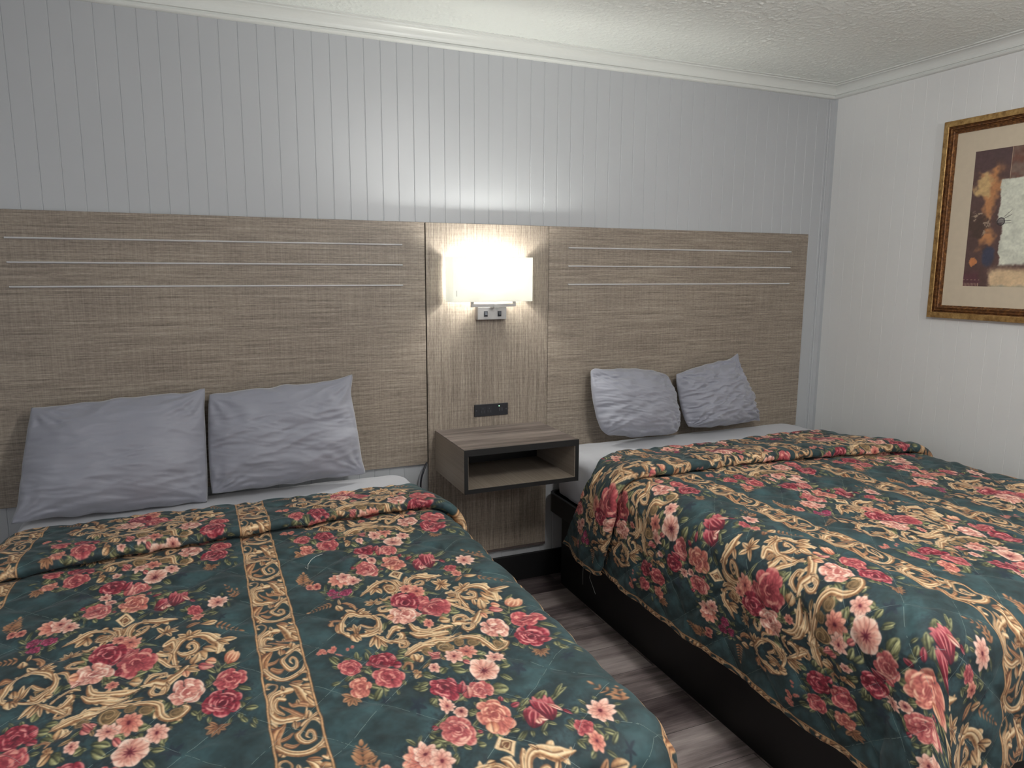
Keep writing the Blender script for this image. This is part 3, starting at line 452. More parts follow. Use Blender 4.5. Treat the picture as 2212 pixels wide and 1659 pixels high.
# ---------------------------------------------------------------- headboards
FY=-.020
def headboard(label,x0,x1,sx0,sx1):
    t=thing('headboard',label,'headboard',((x0+x1)/2,FY,.619),'wide wall-mounted headboards')
    obj('panel',B(x0,x1,FY,-.001,.619,1.652),M_linh,t,bevel=.0012)
    for z in (1.558,1.476,1.393):
        pts=[(FY+.001+-.0,z-.0036)]+[(FY-.0065*math.sin(a),z-.0036*math.cos(a)) for a in [PI*k/6 for k in range(1,6)]]+[(FY+.001,z+.0036)]
        obj('metal_strip',prism(pts,'x',sx0,sx1),M_chrome,t,smooth=False)
    return t
headboard('wide grey-brown linen-look headboard with three metal strips behind the left bed',-1.246,.3155,-1.148,.2195)
headboard('wide grey-brown linen-look headboard with three metal strips behind the right bed',.894,2.425,.991,2.310)
t=thing('wall_panel','tall narrow linen-look panel between the two headboards behind the lamp','panel',(.6065,FY,.166))
obj('board',B(.3205,.8925,FY,-.001,.176,1.652),M_linv,t,bevel=.0012); obj('bottom_edge',B(.3205,.8925,FY+.001,-.001,.164,.1755),M_dark,t)
# ---------------------------------------------------------------- lamp
L=thing('wall_lamp','lit wall lamp with rectangular white shade and brushed nickel bracket','lamp',(.605,FY,1.25))
pl=obj('backplate',B(.540,.676,-.048,FY-.0005,1.243,1.300),M_metal,L,bevel=.002)
for x in (.578,.642):
    s=obj('rocker_switch',B(x-.0085,x+.0085,-.0495,-.0482,1.257,1.281),M_plastic,pl)
    obj('rocker',prism([(-.0496,1.262),(-.0545,1.266),(-.0500,1.276),(-.0496,1.276)],'x',x-.0055,x+.0055),simple('grey_rocker',(.10,.10,.12),.3),s) if False else None
    r=bmesh.new(); v=prism([(-.0497,1.261),(-.0545,1.2645),(-.0505,1.277),(-.0497,1.277)],'x',x-.0055,x+.0055)
    me_=obj('rocker',v,M_plastic,pl)
def fr(x0,x1,z0,z1,y0,y1,w):
    bm=bmesh.new(); box(bm,x0,x1,y0,y1,z0,z0+w); box(bm,x0,x0+w,y0,y1,z0+w,z1); box(bm,x1-w,x1,y0,y1,z0+w,z1); return bm
obj('bracket',fr(.4965,.7035,1.301,1.345,-.088,-.078,.0125),M_metal,L,bevel=.0008)
bm=bmesh.new(); box(bm,.600,.617,-.0885,-.0475,1.296,1.312); obj('arm',bm,M_metal,L,bevel=.001)
# shade: front and two sides, open at the top, the bottom and towards the wall
def shade():
    x0,x1,yf,yb,z0,z1=.4030,.7700,-.118,-.026,1.3245,1.511; r=.006; pts=[(x0,yb)]
    pts+=[(x0,yf+r)]+[(x0+r-r*math.cos(a),yf+r-r*math.sin(a)) for a in [PI/8*k for k in range(1,4)]]+[(x0+r,yf)]
    pts+=[(x1-r,yf)]+[(x1-r+r*math.sin(a),yf+r-r*math.cos(a)) for a in [PI/8*k for k in range(1,4)]]+[(x1,yf+r),(x1,yb)]
    bm=bmesh.new(); A=[bm.verts.new((x,y,z0)) for x,y in pts]; D=[bm.verts.new((x,y,z1)) for x,y in pts]
    for i in range(len(pts)-1): bm.faces.new([A[i],A[i+1],D[i+1],D[i]])
    return bm
sh=obj('lamp_shade',shade(),M_shade,L); so=sh.modifiers.new('thickness','SOLIDIFY'); so.thickness=.0012; so.offset=-1
M_bulb=NT('frosted_bulb'); M_bulb.set(Base_Color=(.9,.9,.88,1),Roughness=.4,Emission_Color=(1,1.,.93,1),Emission_Strength=570.)
for x in (.525,.650):
    bm=bmesh.new(); bmesh.ops.create_uvsphere(bm,u_segments=20,v_segments=14,radius=.021); bmesh.ops.scale(bm,vec=(1,1,1.25),verts=bm.verts[:]); bmesh.ops.translate(bm,vec=(x,-.078,1.424),verts=bm.verts[:])
    bl=obj('bulb',bm,M_bulb.m,L,smooth=True)
    bm=bmesh.new(); tube(bm,[(x,-.078,1.346),(x,-.078,1.402)],.013,14); obj('socket',bm,M_trim,bl)
    pass
bm=bmesh.new()
for x in (.505,.525,.650,.695): pass
box(bm,.505,.695,-.088,-.080,1.338,1.345); box(bm,.515,.537,-.085,-.05,1.338,1.346); box(bm,.640,.662,-.085,-.05,1.338,1.346); obj('socket_bar',bm,M_metal,L)
# small tag printed on the shade's lower left corner
tg=obj('shade_tag',B(.4205,.4225,-.1191,-.1187,1.348,1.372),simple('grey_tag',(.25,.25,.25),.6),sh)
# ---------------------------------------------------------------- outlet
o_=thing('power_outlet','black horizontal outlet plate with sockets and green light above the nightstand','outlet',(.612,FY,.838))
pl=obj('plate',B(.5325,.6935,-.0275,FY-.0003,.812,.866),M_plastic,o_,bevel=.0015)
M_slot=simple('slot_black',(.002,.002,.003),.6); M_scr=simple('grey_plastic',(.05,.05,.06),.35)
for x in (.572,.602):
    bm=bmesh.new(); box(bm,x-.0125,x+.0125,-.0282,-.0274,.824,.854); f=obj('socket',bm,simple('socket_face',(.016,.017,.022),.4),o_,bevel=.0006)
    bm=bmesh.new(); box(bm,x-.007,x-.005,-.0287,-.0281,.829,.838); box(bm,x+.005,x+.007,-.0287,-.0281,.829,.838); box(bm,x-.002,x+.002,-.0287,-.0281,.844,.848); obj('slots',bm,M_scr,f)
for x in (.652,.664): obj('usb_port',B(x-.002,x+.002,-.0281,-.0274,.832,.845),M_scr,o_)
for x in (.5415,.6845):
    bm=bmesh.new(); tube(bm,[(x,-.0285,.839),(x,-.0274,.839)],.0028,12); obj('screw',bm,M_scr,o_)
led=NT('green_led'); led.set(Base_Color=(.2,.9,.3,1),Emission_Color=(.35,1,.45,1),Emission_Strength=6.)
bm=bmesh.new(); tube(bm,[(.6495,-.0287,.8545),(.6495,-.0274,.8545)],.0021,12); obj('led',bm,led.m,o_)
# ---------------------------------------------------------------- nightstand
N=thing('nightstand','floating nightstand with open cubby and black front edge between the beds','nightstand',(.6035,FY,.587))
x0,x1,y0,z0,z1=.351,.856,-.400,.587,.765; T_=.018
bm=bmesh.new(); box(bm,x0,x0+T_,y0+.003,FY,z0,z1-.003); box(bm,x1-T_,x1,y0+.003,FY,z0,z1-.003); box(bm,x0+T_,x1-T_,y0+.003,FY,z0,z0+T_); obj('body',bm,M_lins,N); obj('dark_back',B(x0+T_,x1-T_,-.032,FY-.0005,z0+T_,z1-T_),M_blackm,N)  # black sheet stands in for the dark seen through the open back
obj('top',B(x0+.0004,x1-.0004,y0+.003,FY,z1-T_,z1),M_dark,N,bevel=.0008)
bm=bmesh.new(); e=.0015
for a in ((x0,x1,z1-.026,z1-.0005),(x0,x1,z0,z0+.017),(x0,x0+.0155,z0+.017,z1-.026),(x1-.0155,x1,z0+.017,z1-.026)): box(bm,a[0],a[1],y0-.001,y0+.003,a[2],a[3])
obj('front_edge',bm,M_black,N)
# ---------------------------------------------------------------- beds
def rrect(x0,x1,y0,y1,r,n=8):
    p=[]
    for cx,cy,a0 in ((x1-r,y1-r,0),(x0+r,y1-r,90),(x0+r,y0+r,180),(x1-r,y0+r,270)):
        for k in range(n+1): a=math.radians(a0+90*k/n); p.append((cx+r*math.cos(a),cy+r*math.sin(a)))
    return p
def bed_base(label,xa,xb,pla,plb,yb):
    t=thing('bed_base',label,'bed base',((xa+xb)/2,-1.02,0),'black platform bed bases')
    bm=bmesh.new(); o1=rrect(xa,xb,yb,-.03,.055); i1=rrect(xa+.014,xb-.014,yb+.014,-.044,.042); n=len(o1)
    V=[[bm.verts.new((x,y,z)) for x,y in q] for q,z in ((o1,.345),(o1,.432),(i1,.432),(i1,.375))]
    for A,D in zip(V,V[1:]):
        for k in range(n): bm.faces.new([A[k],A[(k+1)%n],D[(k+1)%n],D[k]])
    bm.faces.new(V[0][::-1]); bm.faces.new(V[3]); obj('rail',bm,M_blackm,t,smooth=False)
    obj('plinth',B(pla,plb,yb+.03,-.12,0,.3449),M_black,t,bevel=.002)
bed_base('black platform bed base under the left bed',-1.19,.262,-1.15,.23,-1.97)
bed_base('black platform bed base under the right bed, its side and rounded corner showing',.893,2.375,.927,2.34,-1.985)
def fbm(X,Y,Zs,sc,oct=3):
    out=np.empty(X.size); xs,ys,zs=X.ravel(),Y.ravel(),(Zs.ravel() if hasattr(Zs,'ravel') else np.full(X.size,Zs))
    for i in range(X.size): out[i]=mnoise.fractal(Vector((xs[i]*sc,ys[i]*sc,zs[i]*sc)),1.,2.,oct)
    return out.reshape(X.shape)
def mattress(label,xa,xb,ya,yb,z0,z1,r):
    # rounded slab under a fitted sheet: rings from the bottom over the edge to the middle of the top
    ol=rrect(xa+r,xb-r,ya+r,yb-r,.03,6); big=[]
    for i in range(len(ol)):
        a,b=ol[i],ol[(i+1)%len(ol)]; L_=math.hypot(a[0]-b[0],a[1]-b[1]); m=max(1,int(L_/.02)); big+=[(a[0]+(b[0]-a[0])*k/m,a[1]+(b[1]-a[1])*k/m) for k in range(m)]
    O=np.array(big); n=len(O); T_=np.roll(O,-1,0)-np.roll(O,1,0); T_/=np.hypot(T_[:,0],T_[:,1])[:,None]; Nn=np.stack([T_[:,1],-T_[:,0]],1)
    rows=[]
    for z in np.linspace(z0,z1-r,12): rows.append((r,z))
    for k in range(1,9): a=k/8*PI/2; rows.append((r*math.cos(a),z1-r+r*math.sin(a)))
    bm=bmesh.new(); R_=[]
    for d,z in rows:
        wr=[]
        for k in range(n):
            x,y=O[k]+Nn[k]*d; w=.006*mnoise.noise(Vector((x*6,y*6,z*9)))+.0035*mnoise.noise(Vector((x*24+y*8,y*24,z*10))); q=Nn[k]*w*min(1,d/r*1.4)
            wr.append(bm.verts.new((x+q[0],y+q[1],z+(w*.4 if d<r else 0))))
        R_.append(wr)
    for A,D in zip(R_,R_[1:]):
        for k in range(n): bm.faces.new([A[k],A[(k+1)%n],D[(k+1)%n],D[k]])
    bm.faces.new(R_[-1]); bm.faces.new(R_[0][::-1])
    t=thing('mattress',label,'mattress',((xa+xb)/2,(ya+yb)/2,z0),'mattresses in grey-white fitted sheets')
    obj('fitted_sheet',bm,M_sheet,t,smooth=True)
mattress('mattress in a light grey fitted sheet on the left bed',-1.175,.215,-1.94,-.024,.433,.600,.05)
mattress('mattress in a light grey fitted sheet on the right bed, pale corner beside nightstand',.925,2.345,-1.965,-.024,.433,.650,.055)
# ---------------------------------------------------------------- quilts
TILE=make_tile(MED,STR); TILE=TILE*.86+TILE.mean(2,keepdims=True)*.14
for ax in (0,1,0,1): TILE=TILE*.44+.28*(np.roll(TILE,1,ax)+np.roll(TILE,-1,ax))
def sample(U,V):
    # U,V in mm of cloth; V grows towards the foot
    x=(U/665.%1.)*TW-.5; y=(((V-1000.)/783.)%1.)*TH-.5; x0=np.floor(x).astype(int);y0=np.floor(y).astype(int);fx=(x-x0)[...,None];fy=(y-y0)[...,None]
    a=TILE[y0%TH,x0%TW];b=TILE[y0%TH,(x0+1)%TW];c=TILE[(y0+1)%TH,x0%TW];d=TILE[(y0+1)%TH,(x0+1)%TW]
    return (a*(1-fx)+b*fx)*(1-fy)+(c*(1-fx)+d*fx)*fy
def edge(d,r,flare):
    # d = cloth length past the start of the rounding -> (outward, down)
    q=r*PI/2; a=np.clip(d,0,q)/r; e=np.maximum(d-q,0)
    return r*np.sin(a)+flare(e), r*(1-np.cos(a))+e*.985
def quilt(label,q):
    r=q['r']; xa,xb=q['xa']+r,q['xb']-r; yf=q['yf']+r; zt=q['z']
    S=seq(q['s']); Tt=q['rows']; ns=len(S); xs=np.clip(S,xa,xb); aS=np.where(S<xa,xa-S,np.where(S>xb,S-xb,0)); sg=np.where(S<xa,-1,np.where(S>xb,1,0))
    # rows: first the upper flap (hem to the roll), then the lower cloth to the foot
    yh=q['yh'](S); yc=q['yc'](S); Y=[];OFF=[];VV=[];LV=[]
    vup=q['vup']; sv=q['sv']
    Lup=(yh-yc)
    for k,(dy,of) in enumerate(((.012,-.006),(.004,-.0075),(-.001,-.003),(0.,.002))): Y.append(yh-.0+dy*0-(.003 if k in(0,1) else 0)); OFF.append(np.full(ns,of)); VV.append(yh); LV.append(0)
    nA=int(np.max(Lup)/q['dt'])
    for i in range(1,nA+1):
        w=i/nA; y=yh-(Lup-.016)*w; y=y; Y.append(y); OFF.append(.004+.038*sst(w,.05,.92)*q['puff'](S)); VV.append(y); LV.append(0)
    yr=yc+.016; of0=OFF[-1]
    for k in range(1,13):
        a=k/12*PI; Rr=of0/2; Y.append(yr-.016*np.sin(a)); OFF.append(of0-Rr*(1-np.cos(a))*.78); VV.append(yr-.052*k/12); LV.append(0)
    Y.append(yc+.045); OFF.append(of0*.2); VV.append(yc+.045); LV.append(0); Y.append(yc+.046); OFF.append(np.full(ns,-.002)); VV.append(yc+.046); LV.append(1)
    yl=yc+.042
    dl=q['rowsC']; 
    for d in dl:   # d: 0..1 to the start of the foot rounding, beyond 1 in metres past it
        if d<=1: y=yl+(yf-yl)*d; Y.append(y); VV.append(y)
        else: y=yf-(d-1)+0*yl; Y.append(y); VV.append(y)
        OFF.append(-.002+.0085*np.clip((yl-Y[-1])/.07,0,1)); LV.append(1)
    Y=np.array(Y);OFF=np.array(OFF);VV=np.array(VV);LV=np.array(LV)[:,None]
    b=np.maximum(yf-Y,0); yy=np.maximum(Y,yf); A=np.broadcast_to(aS,Y.shape); SG=np.broadcast_to(sg,Y.shape)
    # drape: straight over the sides and the foot, a rounded cone at the corner
    D=np.maximum(A,b); th=np.where(A>=b,(b/np.maximum(A,1e-6))*PI/4,PI/2-(A/np.maximum(b,1e-6))*PI/4); th=np.where(D<1e-6,0,th)
    fl=q['flare']; cor=np.minimum(A,b)/np.maximum(D,1e-6)
    out,dn=edge(D,r,lambda e:fl*e+q['corner']*e*cor**1.5*1.2)
    X=np.broadcast_to(xs,Y.shape)+SG*out*np.cos(th)*(A>0); Yp=yy-out*np.sin(th)*(b>0); Z=zt-dn
    X=np.where((A>0)&(b<=0),np.broadcast_to(xs,Y.shape)+SG*out,X); P=np.stack([X,Yp,Z+0*X],-1)
    gt=np.gradient(P,axis=0); gs=np.gradient(P,axis=1); Nn=np.cross(gs,gt); Nn/=np.linalg.norm(Nn,axis=2)[...,None]+1e-12
    up=np.where((Nn[...,2]+.3*Nn[...,0]*SG)<0,-1,1)[...,None]; Nn*=up
    # keep the normals of the roll rows from the flat cloth around them
    bz=np.stack([SG*np.sin(np.clip(A/r,0,PI/2))*np.cos(th),-np.sin(np.clip(b/r,0,PI/2))*np.maximum(np.sin(th),(A<=0)),np.cos(np.clip(D/r,0,PI/2))+0*X],-1); bz/=np.linalg.norm(bz,axis=2)[...,None]+1e-9
    Nn=bz
    # cloth coordinates (m)
    Uc=q['U'](S)/1000.; Uc=np.broadcast_to(Uc,Y.shape); Vc=q['V'](VV,S)/1000.+np.where(LV==0,vup/1000.,0)
    SIDE=A>=b*.62; Uc=np.where((~SIDE)&(A>0),np.broadcast_to(q['U'](np.where(S<xa,xa,xb))/1000.,Y.shape)+SG*out*(PI/2-th),Uc); Vf=q['V'](np.full(Y.shape,yf),S)/1000.; Vc=np.where(SIDE&(b>0),Vf+out*th,Vc)
    # quilting puckers, soft wrinkles, drape folds
    wob=.022*(.5+.5*vnoise(Uc*7,Vc*7,5))
    def ln(s_): 
        f=(Uc+s_*Vc+wob)/(.125*math.sqrt(2)); return np.abs(f-np.floor(f)-.5)*.125
    m=np.minimum(ln(1),ln(-1)); flat=np.clip(np.abs(OFF-.004)/.02,0,1)
    of=OFF+.0052*(1-np.exp(-(m/.016)**2))-.004
    of+=.0028*vnoise(Uc*9,Vc*14,7)+.0016*vnoise(Uc*30,Vc*42,8)+.0030*vnoise(Uc*4,Vc*26,9)
    of+=q['fold']*np.clip((D-r)/.3,0,1)*(np.sin(Y*11+3*vnoise(Y*2.5,Uc*1.5,12))*(A>=b)+np.sin(X*12+1.+2*vnoise(X*3,Vc,13))*(b>A)+.8)
    hemS=np.clip(1-np.minimum(S-S[0],S[-1]-S)/.006,0,1)**2; of=of-.007*hemS
    P=P+Nn*of[...,None]
    if 'sag' in q: P[...,2]+=q['sag'](P[...,0],P[...,1])
    col=sample(Uc*1000,Vc*1000); col=lin(col)*q['gain']
    t=thing('quilt',label,'bedspread',(0.5*(q['xa']+q['xb']),-1.1,zt),'green floral quilted bedspreads')
    o=grid_mesh('quilt_cloth',P,M_quilt,t,np.stack([Uc,Vc],-1),col)
    return t,P
GAIN=1.
def pw(xs_,ys_): return lambda x:np.interp(x,xs_,ys_)
rowsL=list(seq([(0,1,.00152/1.28)]))+list(1+seq([(.0015,.16,.0016),(.16,.5,.008)]))
QL=dict(r=.085,xa=-1.20,xb=.234,yf=-1.985,z=.616,s=[(-1.55,-1.22,.010),(-1.22,.27,.00142),(.27,.62,.008)],rows=None,dt=.0016,
  yh=pw([-1.3,-1.1,-.8,-.3,.2,.4],[-.30,-.285,-.273,-.268,-.268,-.28]),yc=pw([-1.4,-1.09,-.82,-.37,.1,.18,.5],[-.80,-.746,-.684,-.635,-.60,-.64,-.70]),
  puff=lambda S:np.ones_like(S),rowsC=rowsL,flare=.12,corner=.22,U=lambda S:np.interp(S,[-3.,.12,.26,1.],[-2563.,557.,645.,645.+700.]),V=lambda y,S:-y*1000,vup=140.,sv=1.,fold=.006,gain=GAIN)
QLt=quilt('green floral quilted bedspread on the left bed, nearest the camera',QL)
rowsR=list(seq([(0,1,.00180/1.25)]))+list(1+seq([(.0018,.42,.0021)]))
def UR(S):
    # cloth position across the right bed: the drop at the aisle is slightly gathered
    return np.interp(S,[.50,.775,.972,1.135,2.9],[-645,-322,-180,0,1765/.905])
QR=dict(r=.10,xa=.872,xb=2.372,yf=-1.995,z=.668,s=[(.50,1.02,.0018),(1.02,2.36,.0019),(2.36,2.62,.008)],rows=None,dt=.0019,
  yh=pw([.5,.62,.80,.86,.91,.98,1.09,1.2,1.5,2.1,2.4,2.7],[-.262,-.33,-.428,-.458,-.44,-.385,-.315,-.325,-.34,-.31,-.34,-.40]),yc=pw([.5,.75,1.05,1.45,1.9,2.28,2.6],[-.62,-.70,-.735,-.72,-.775,-.86,-.9]),
  puff=lambda S:np.ones_like(S)*1.1,rowsC=rowsR,flare=.03,corner=.42,U=UR,V=lambda y,S:-y*1000-np.interp(S,[.5,.775,1.45,2.4],[185,178,115,70]),vup=30.,sv=1.,fold=.007,gain=GAIN)
QRt=quilt('green floral quilted bedspread on the right bed beside the nightstand, hanging over the aisle',QR)
THR=simple('cotton_thread',(.55,.56,.52),.7)
tl,_=QLt; tr_,_=QRt
obj('loose_thread',tube(bmesh.new(),[(-.327,-.965,.6275),(-.322,-.985,.6285),(-.318,-.955,.6295),(-.305,-.925,.630),(-.290,-.905,.6300),(-.268,-.89,.6285)],.0009,5),THR,tl,smooth=True)
for pts in ([(.868,-.44,.235),(.862,-.445,.19),(.866,-.44,.14)],[(.868,-.50,.232),(.858,-.51,.20),(.862,-.53,.17),(.858,-.56,.15)]): obj('loose_thread',tube(bmesh.new(),pts,.0007,5),THR,tr_,smooth=True)
# ---------------------------------------------------------------- camera
CAM=Vector((-.55334693,-2.95,1.45948342)); FPX=1545.318; yaw,pit,rol=.4087002,-.15859418,.00479474
fw=Vector((math.sin(yaw)*math.cos(pit),math.cos(yaw)*math.cos(pit),math.sin(pit))); rt=Vector((math.cos(yaw),-math.sin(yaw),0)); upv=rt.cross(fw)
rt2=rt*math.cos(rol)+upv*math.sin(rol); up2=rt2.cross(fw)
cd=bpy.data.cameras.new('camera'); cam=bpy.data.objects.new('camera',cd); link(cam); sc.camera=cam
cam.matrix_world=Matrix(((rt2.x,up2.x,-fw.x,CAM.x),(rt2.y,up2.y,-fw.y,CAM.y),(rt2.z,up2.z,-fw.z,CAM.z),(0,0,0,1)))
cd.sensor_width=36.; cd.lens=FPX*36/2212; cd.clip_start=.02
# ---------------------------------------------------------------- pillows
def pillow(label,TL,TR,BR,BL,front,back,seed,ear=(0,0,0,0),pinch=.0,wr=1.,rd=0.):
    # corners are where the seam's corners lie in the room (m)
    n,m=110,84; p=np.linspace(-1,1,n)[None]; q_=np.linspace(-1,1,m)[:,None]; TL,TR,BR,BL=[np.array(v,float) for v in (TL,TR,BR,BL)]
    p=p+0*q_; q_=q_+0*p
    # rounded plan: edges bow in between the corners
    pp=p*(1-pinch*(1-q_**2)**1.0*np.abs(p)**6*0-pinch*np.abs(p)**3*(1-np.abs(q_)**1.6)); qq=q_*(1-pinch*1.1*np.abs(q_)**3*(1-np.abs(p)**1.6))
    k_=rd*(np.abs(p)*np.abs(q_))**4; pp=pp*(1-k_); qq=qq*(1-k_)
    u=(pp+1)/2; v=(qq+1)/2   # v: 0 bottom, 1 top
    mid=((BL*(1-u[...,None])+BR*u[...,None])*(1-v[...,None])+(TL*(1-u[...,None])+TR*u[...,None])*v[...,None])
    ax=((TR-TL)+(BR-BL))/2; ay=((TL-BL)+(TR-BR))/2; nn=np.cross(ax,ay); nn/=np.linalg.norm(nn)
    if nn[1]>0: nn=-nn
    prof=(np.clip(1-np.abs(p)**3.2,0,1)**.62)*(np.clip(1-np.abs(q_)**3.0,0,1)**.62)*(1-.22*q_)
    rr=np.hypot(p*1.2,q_); ang=np.arctan2(q_,p)
    def F(side):
        w=np.zeros_like(p); W_=np.linalg.norm(ax); 
        for i in range(m):
            for j in range(n):
                x,y=p[i,j],q_[i,j]
                a=mnoise.fractal(Vector((x*1.6+seed,y*2.2,side*5)),1.,2.,2)
                w1=mnoise.noise(Vector((x*1.7+y*1.2+seed*3,y*5.5-x*1.6,side+2)))
                w2=mnoise.noise(Vector((x*3+seed*5,y*12+x*2.5,side)))
                # creases that fan out of the corners
                cx=abs(abs(x)-1);cy=abs(abs(y)-1); k=math.exp(-(cx*cx+cy*cy)*2.4); an=math.atan2(cy+1e-3,cx+1e-3); w3=math.sin(an*16+seed+6*mnoise.noise(Vector((x*2,y*2,seed))))*k*min(1,(cx+cy)*2.2)
                ed=math.exp(-min(cx,cy)*7); w4=mnoise.noise(Vector((x*14+seed,y*14,3)))*ed
                w[i,j]=.012*a+wr*(-.010*abs(w1)-.0055*abs(w2)+.0048*w3+.002*w4)
        return w
    fr_=mid+nn*(prof*front+F(0)*np.clip(prof*3,0,1))[...,None]; bk=mid-nn*(prof*back)[...,None]
    # the seam itself waves a little, ears stick out
    for A in (fr_,bk):
        for (pc,qc),e,cn in zip(((-1,1),(1,1),(1,-1),(-1,-1)),ear,(TL,TR,BR,BL)):
            k=np.exp(-(((p-pc)/.16)**2+((q_-qc)/.2)**2)); d=cn-(TL+TR+BR+BL)/4; d=d/np.linalg.norm(d); A+=k[...,None]*d*e
        A[...,2]+=.004*vnoise(p*5+seed,q_*5,21)
    bm=bmesh.new(); VF=[[bm.verts.new(fr_[i,j]) for j in range(n)] for i in range(m)]; VB=[[VF[i][j] if (i in(0,m-1) or j in(0,n-1)) else bm.verts.new(bk[i,j]) for j in range(n)] for i in range(m)]
    for V_,flip in ((VF,0),(VB,1)):
        for i in range(m-1):
            for j in range(n-1):
                f=[V_[i][j],V_[i][j+1],V_[i+1][j+1],V_[i+1][j]]
                try: bm.faces.new(f[::-1] if flip else f)
                except ValueError: pass
    c=(BL+BR)/2; o=obj('pillow',bm,M_pil,None,smooth=True); return tag(o,label,'pillow','grey pillows leaning on the headboards')
pillow('left grey pillow on the left bed, wide and flat, leaning on the headboard',[-1.115, -0.075, 0.984],[-0.563, -0.075, 1.009],[-0.57, -0.16, 0.601],[-1.163, -0.21, 0.623],0.085,0.035,3.1,(0, 0.012, 0, 0.02),pinch=0,wr=1.05,rd=0.02)
pillow('right grey pillow on the left bed with a pointed upper corner',[-0.55, -0.075, 0.992],[-0.027, -0.075, 1.023],[0.016, -0.12, 0.637],[-0.562, -0.16, 0.63],0.085,0.035,7.7,(0, 0.028, 0.014, 0),pinch=-0.01,wr=1.15,rd=0.02)
pillow('grey pillow on the right bed standing nearest the nightstand',[1.08, -0.075, 1.01],[1.531, -0.075, 0.967],[1.564, -0.14, 0.667],[1.103, -0.16, 0.704],0.1,0.04,12.3,(0.012, 0, 0, 0),pinch=-0.045,wr=1.3,rd=0.09)
pillow('crumpled grey pillow on the right bed, farther from the nightstand',[1.561, -0.075, 0.957],[1.937, -0.075, 1.025],[2.073, -0.13, 0.692],[1.586, -0.16, 0.698],0.1,0.035,19.9,(0, 0.03, 0.012, 0),pinch=-0.03,wr=2.6,rd=0.05)

# ---------------------------------------------------------------- picture
PF=thing('framed_picture','gold framed abstract print in beige mat on right wall','picture',(XW,-1.04,1.69))
ya,yb,za,zb=-1.435,-.652,1.251,2.117
M_gold=NT('antique_gold'); v=M_gold.obj((30,30,30)); f=M_gold.noise(v,1.5,5,.65); M_gold.l(M_gold.ramp(f,[(.30,rgb(116,86,50)),(.5,rgb(170,134,82)),(.72,rgb(206,172,114))]),M_gold.b.inputs['Base Color']); M_gold.set(Roughness=.42,Metallic=.55); M_gold.bump(f,.3,.001)
M_bronze=NT('bronze_moulding'); v=M_bronze.obj((30,30,30)); f=M_bronze.noise(v,2.5,5,.65); M_bronze.l(M_bronze.ramp(f,[(.30,rgb(62,42,28)),(.52,rgb(120,80,48)),(.74,rgb(176,128,76))]),M_bronze.b.inputs['Base Color']); M_bronze.set(Roughness=.35,Metallic=.6); M_bronze.bump(f,.3,.001)
def frame(prof,mat,name):
    # prof: (inset from the outer edge, height off the wall), mitred round the rectangle
    bm=bmesh.new(); R_=[]
    for w,h in prof: R_.append([bm.verts.new((XW-h,y,z)) for y,z in ((ya+w,za+w),(yb-w,za+w),(yb-w,zb-w),(ya+w,zb-w))])
    for A,D in zip(R_,R_[1:]):
        for k in range(4): bm.faces.new([A[k],A[(k+1)%4],D[(k+1)%4],D[k]])
    return obj(name,bm,mat,PF)
frame([(0,.001),(0,.022),(.002,.026),(.024,.029),(.026,.027)],M_gold.m,'frame_outer')
frame([(.026,.027),(.028,.018),(.030,.018),(.034,.024),(.038,.024),(.041,.017),(.043,.017),(.046,.021),(.050,.019),(.053,.012),(.0575,.011),(.0575,.003)],M_bronze.m,'frame_inner')
frame([(.0575,.0072),(.146,.0072),(.146,.005)],simple('beige_mat',rgb(196,182,160),.8),'mat')
ny,nz_=230,260; a0,a1,b0,b1=ya+.145,yb-.145,za+.126,zb-.125
gy=np.linspace(a1,a0,ny)[None]; gz=np.linspace(b0,b1,nz_)[:,None]; u=(a1-gy)/.60+0*gz; v=(gz-b0)/(b1-b0)+0*gy
def ns_(s,k,sd): return vnoise(u*s,v*s*1.2,sd)*.5+vnoise(u*s*2.3,v*s*2.6,sd+1)*.3*k+vnoise(u*s*6,v*s*6,sd+2)*.2*k
def cm(A,m,c): m=np.clip(m,0,1)[...,None]; return A*(1-m)+np.array(c)/255*m
A=np.zeros(u.shape+(3,))+np.array((88,66,62))/255; n1=ns_(7,1,31); n2=ns_(12,1,41); n3=ns_(25,1,51)
A=cm(A,sst(n1+.9-abs(u-.13+.05*n2)*9+(v-.55)*1.6*(v<.6),.2,.9)*sst(v,.12,.3),(178,124,82))
A=cm(A,sst(n2+.9-((u-.09)/.10)**2-((v-.72)/.13)**2,.1,.8),(192,160,112)); A=cm(A,sst(n2*.8+1-((u-.05)/.12)**2-((v-.47)/.12)**2,.2,.7),(78,60,52)); A=cm(A,sst(n3,.25,.5)*sst(1-((u-.07)/.1)**2-((v-.47)/.1)**2,0,.4),(150,130,112))
A=cm(A,sst(v-.84+.10*n1-(u-.1)*.15+.0*u,.0,.05),(84,64,64)); A=cm(A,sst(u,.262,.268)*sst(v,.74,.76),(118,98,88)); A=cm(A,sst(u,.262,.268)*sst(v,.74,.76)*sst(n1,.0,.5),(110,72,60)); A=cm(A,(abs(u-.262)<.003)*sst(v,.74,.76),(176,150,128))
A=cm(A,sst(u-.205-.015*n3-.03*(v<.47),.0,.012)*sst(.765-v+.006*n3,0,.01)*sst(v-.165+.02*n2,0,.03),(205,206,190)); A=cm(A,sst(u-.17+.02*n3,0,.05)*sst(.165-v+.03*n2,-.02,.04),(206,178,142)); A=cm(A,sst(u-.17,0,.05)*sst(.055-v+.02*n2,0,.03),(150,144,126))
A=cm(A,sst(1.05-((u-.165)/.055)**2-((v-.235)/.085)**2+.6*n2,.1,.9),(62,64,82)); A=cm(A,sst(1-((u-.06)/.035)**2-((v-.2)/.04)**2+.8*n3,.2,.6),(188,122,78)); A=cm(A,sst(.13-u+.02*n3,0,.03)*sst(.17-v,0,.08),(92,56,62))
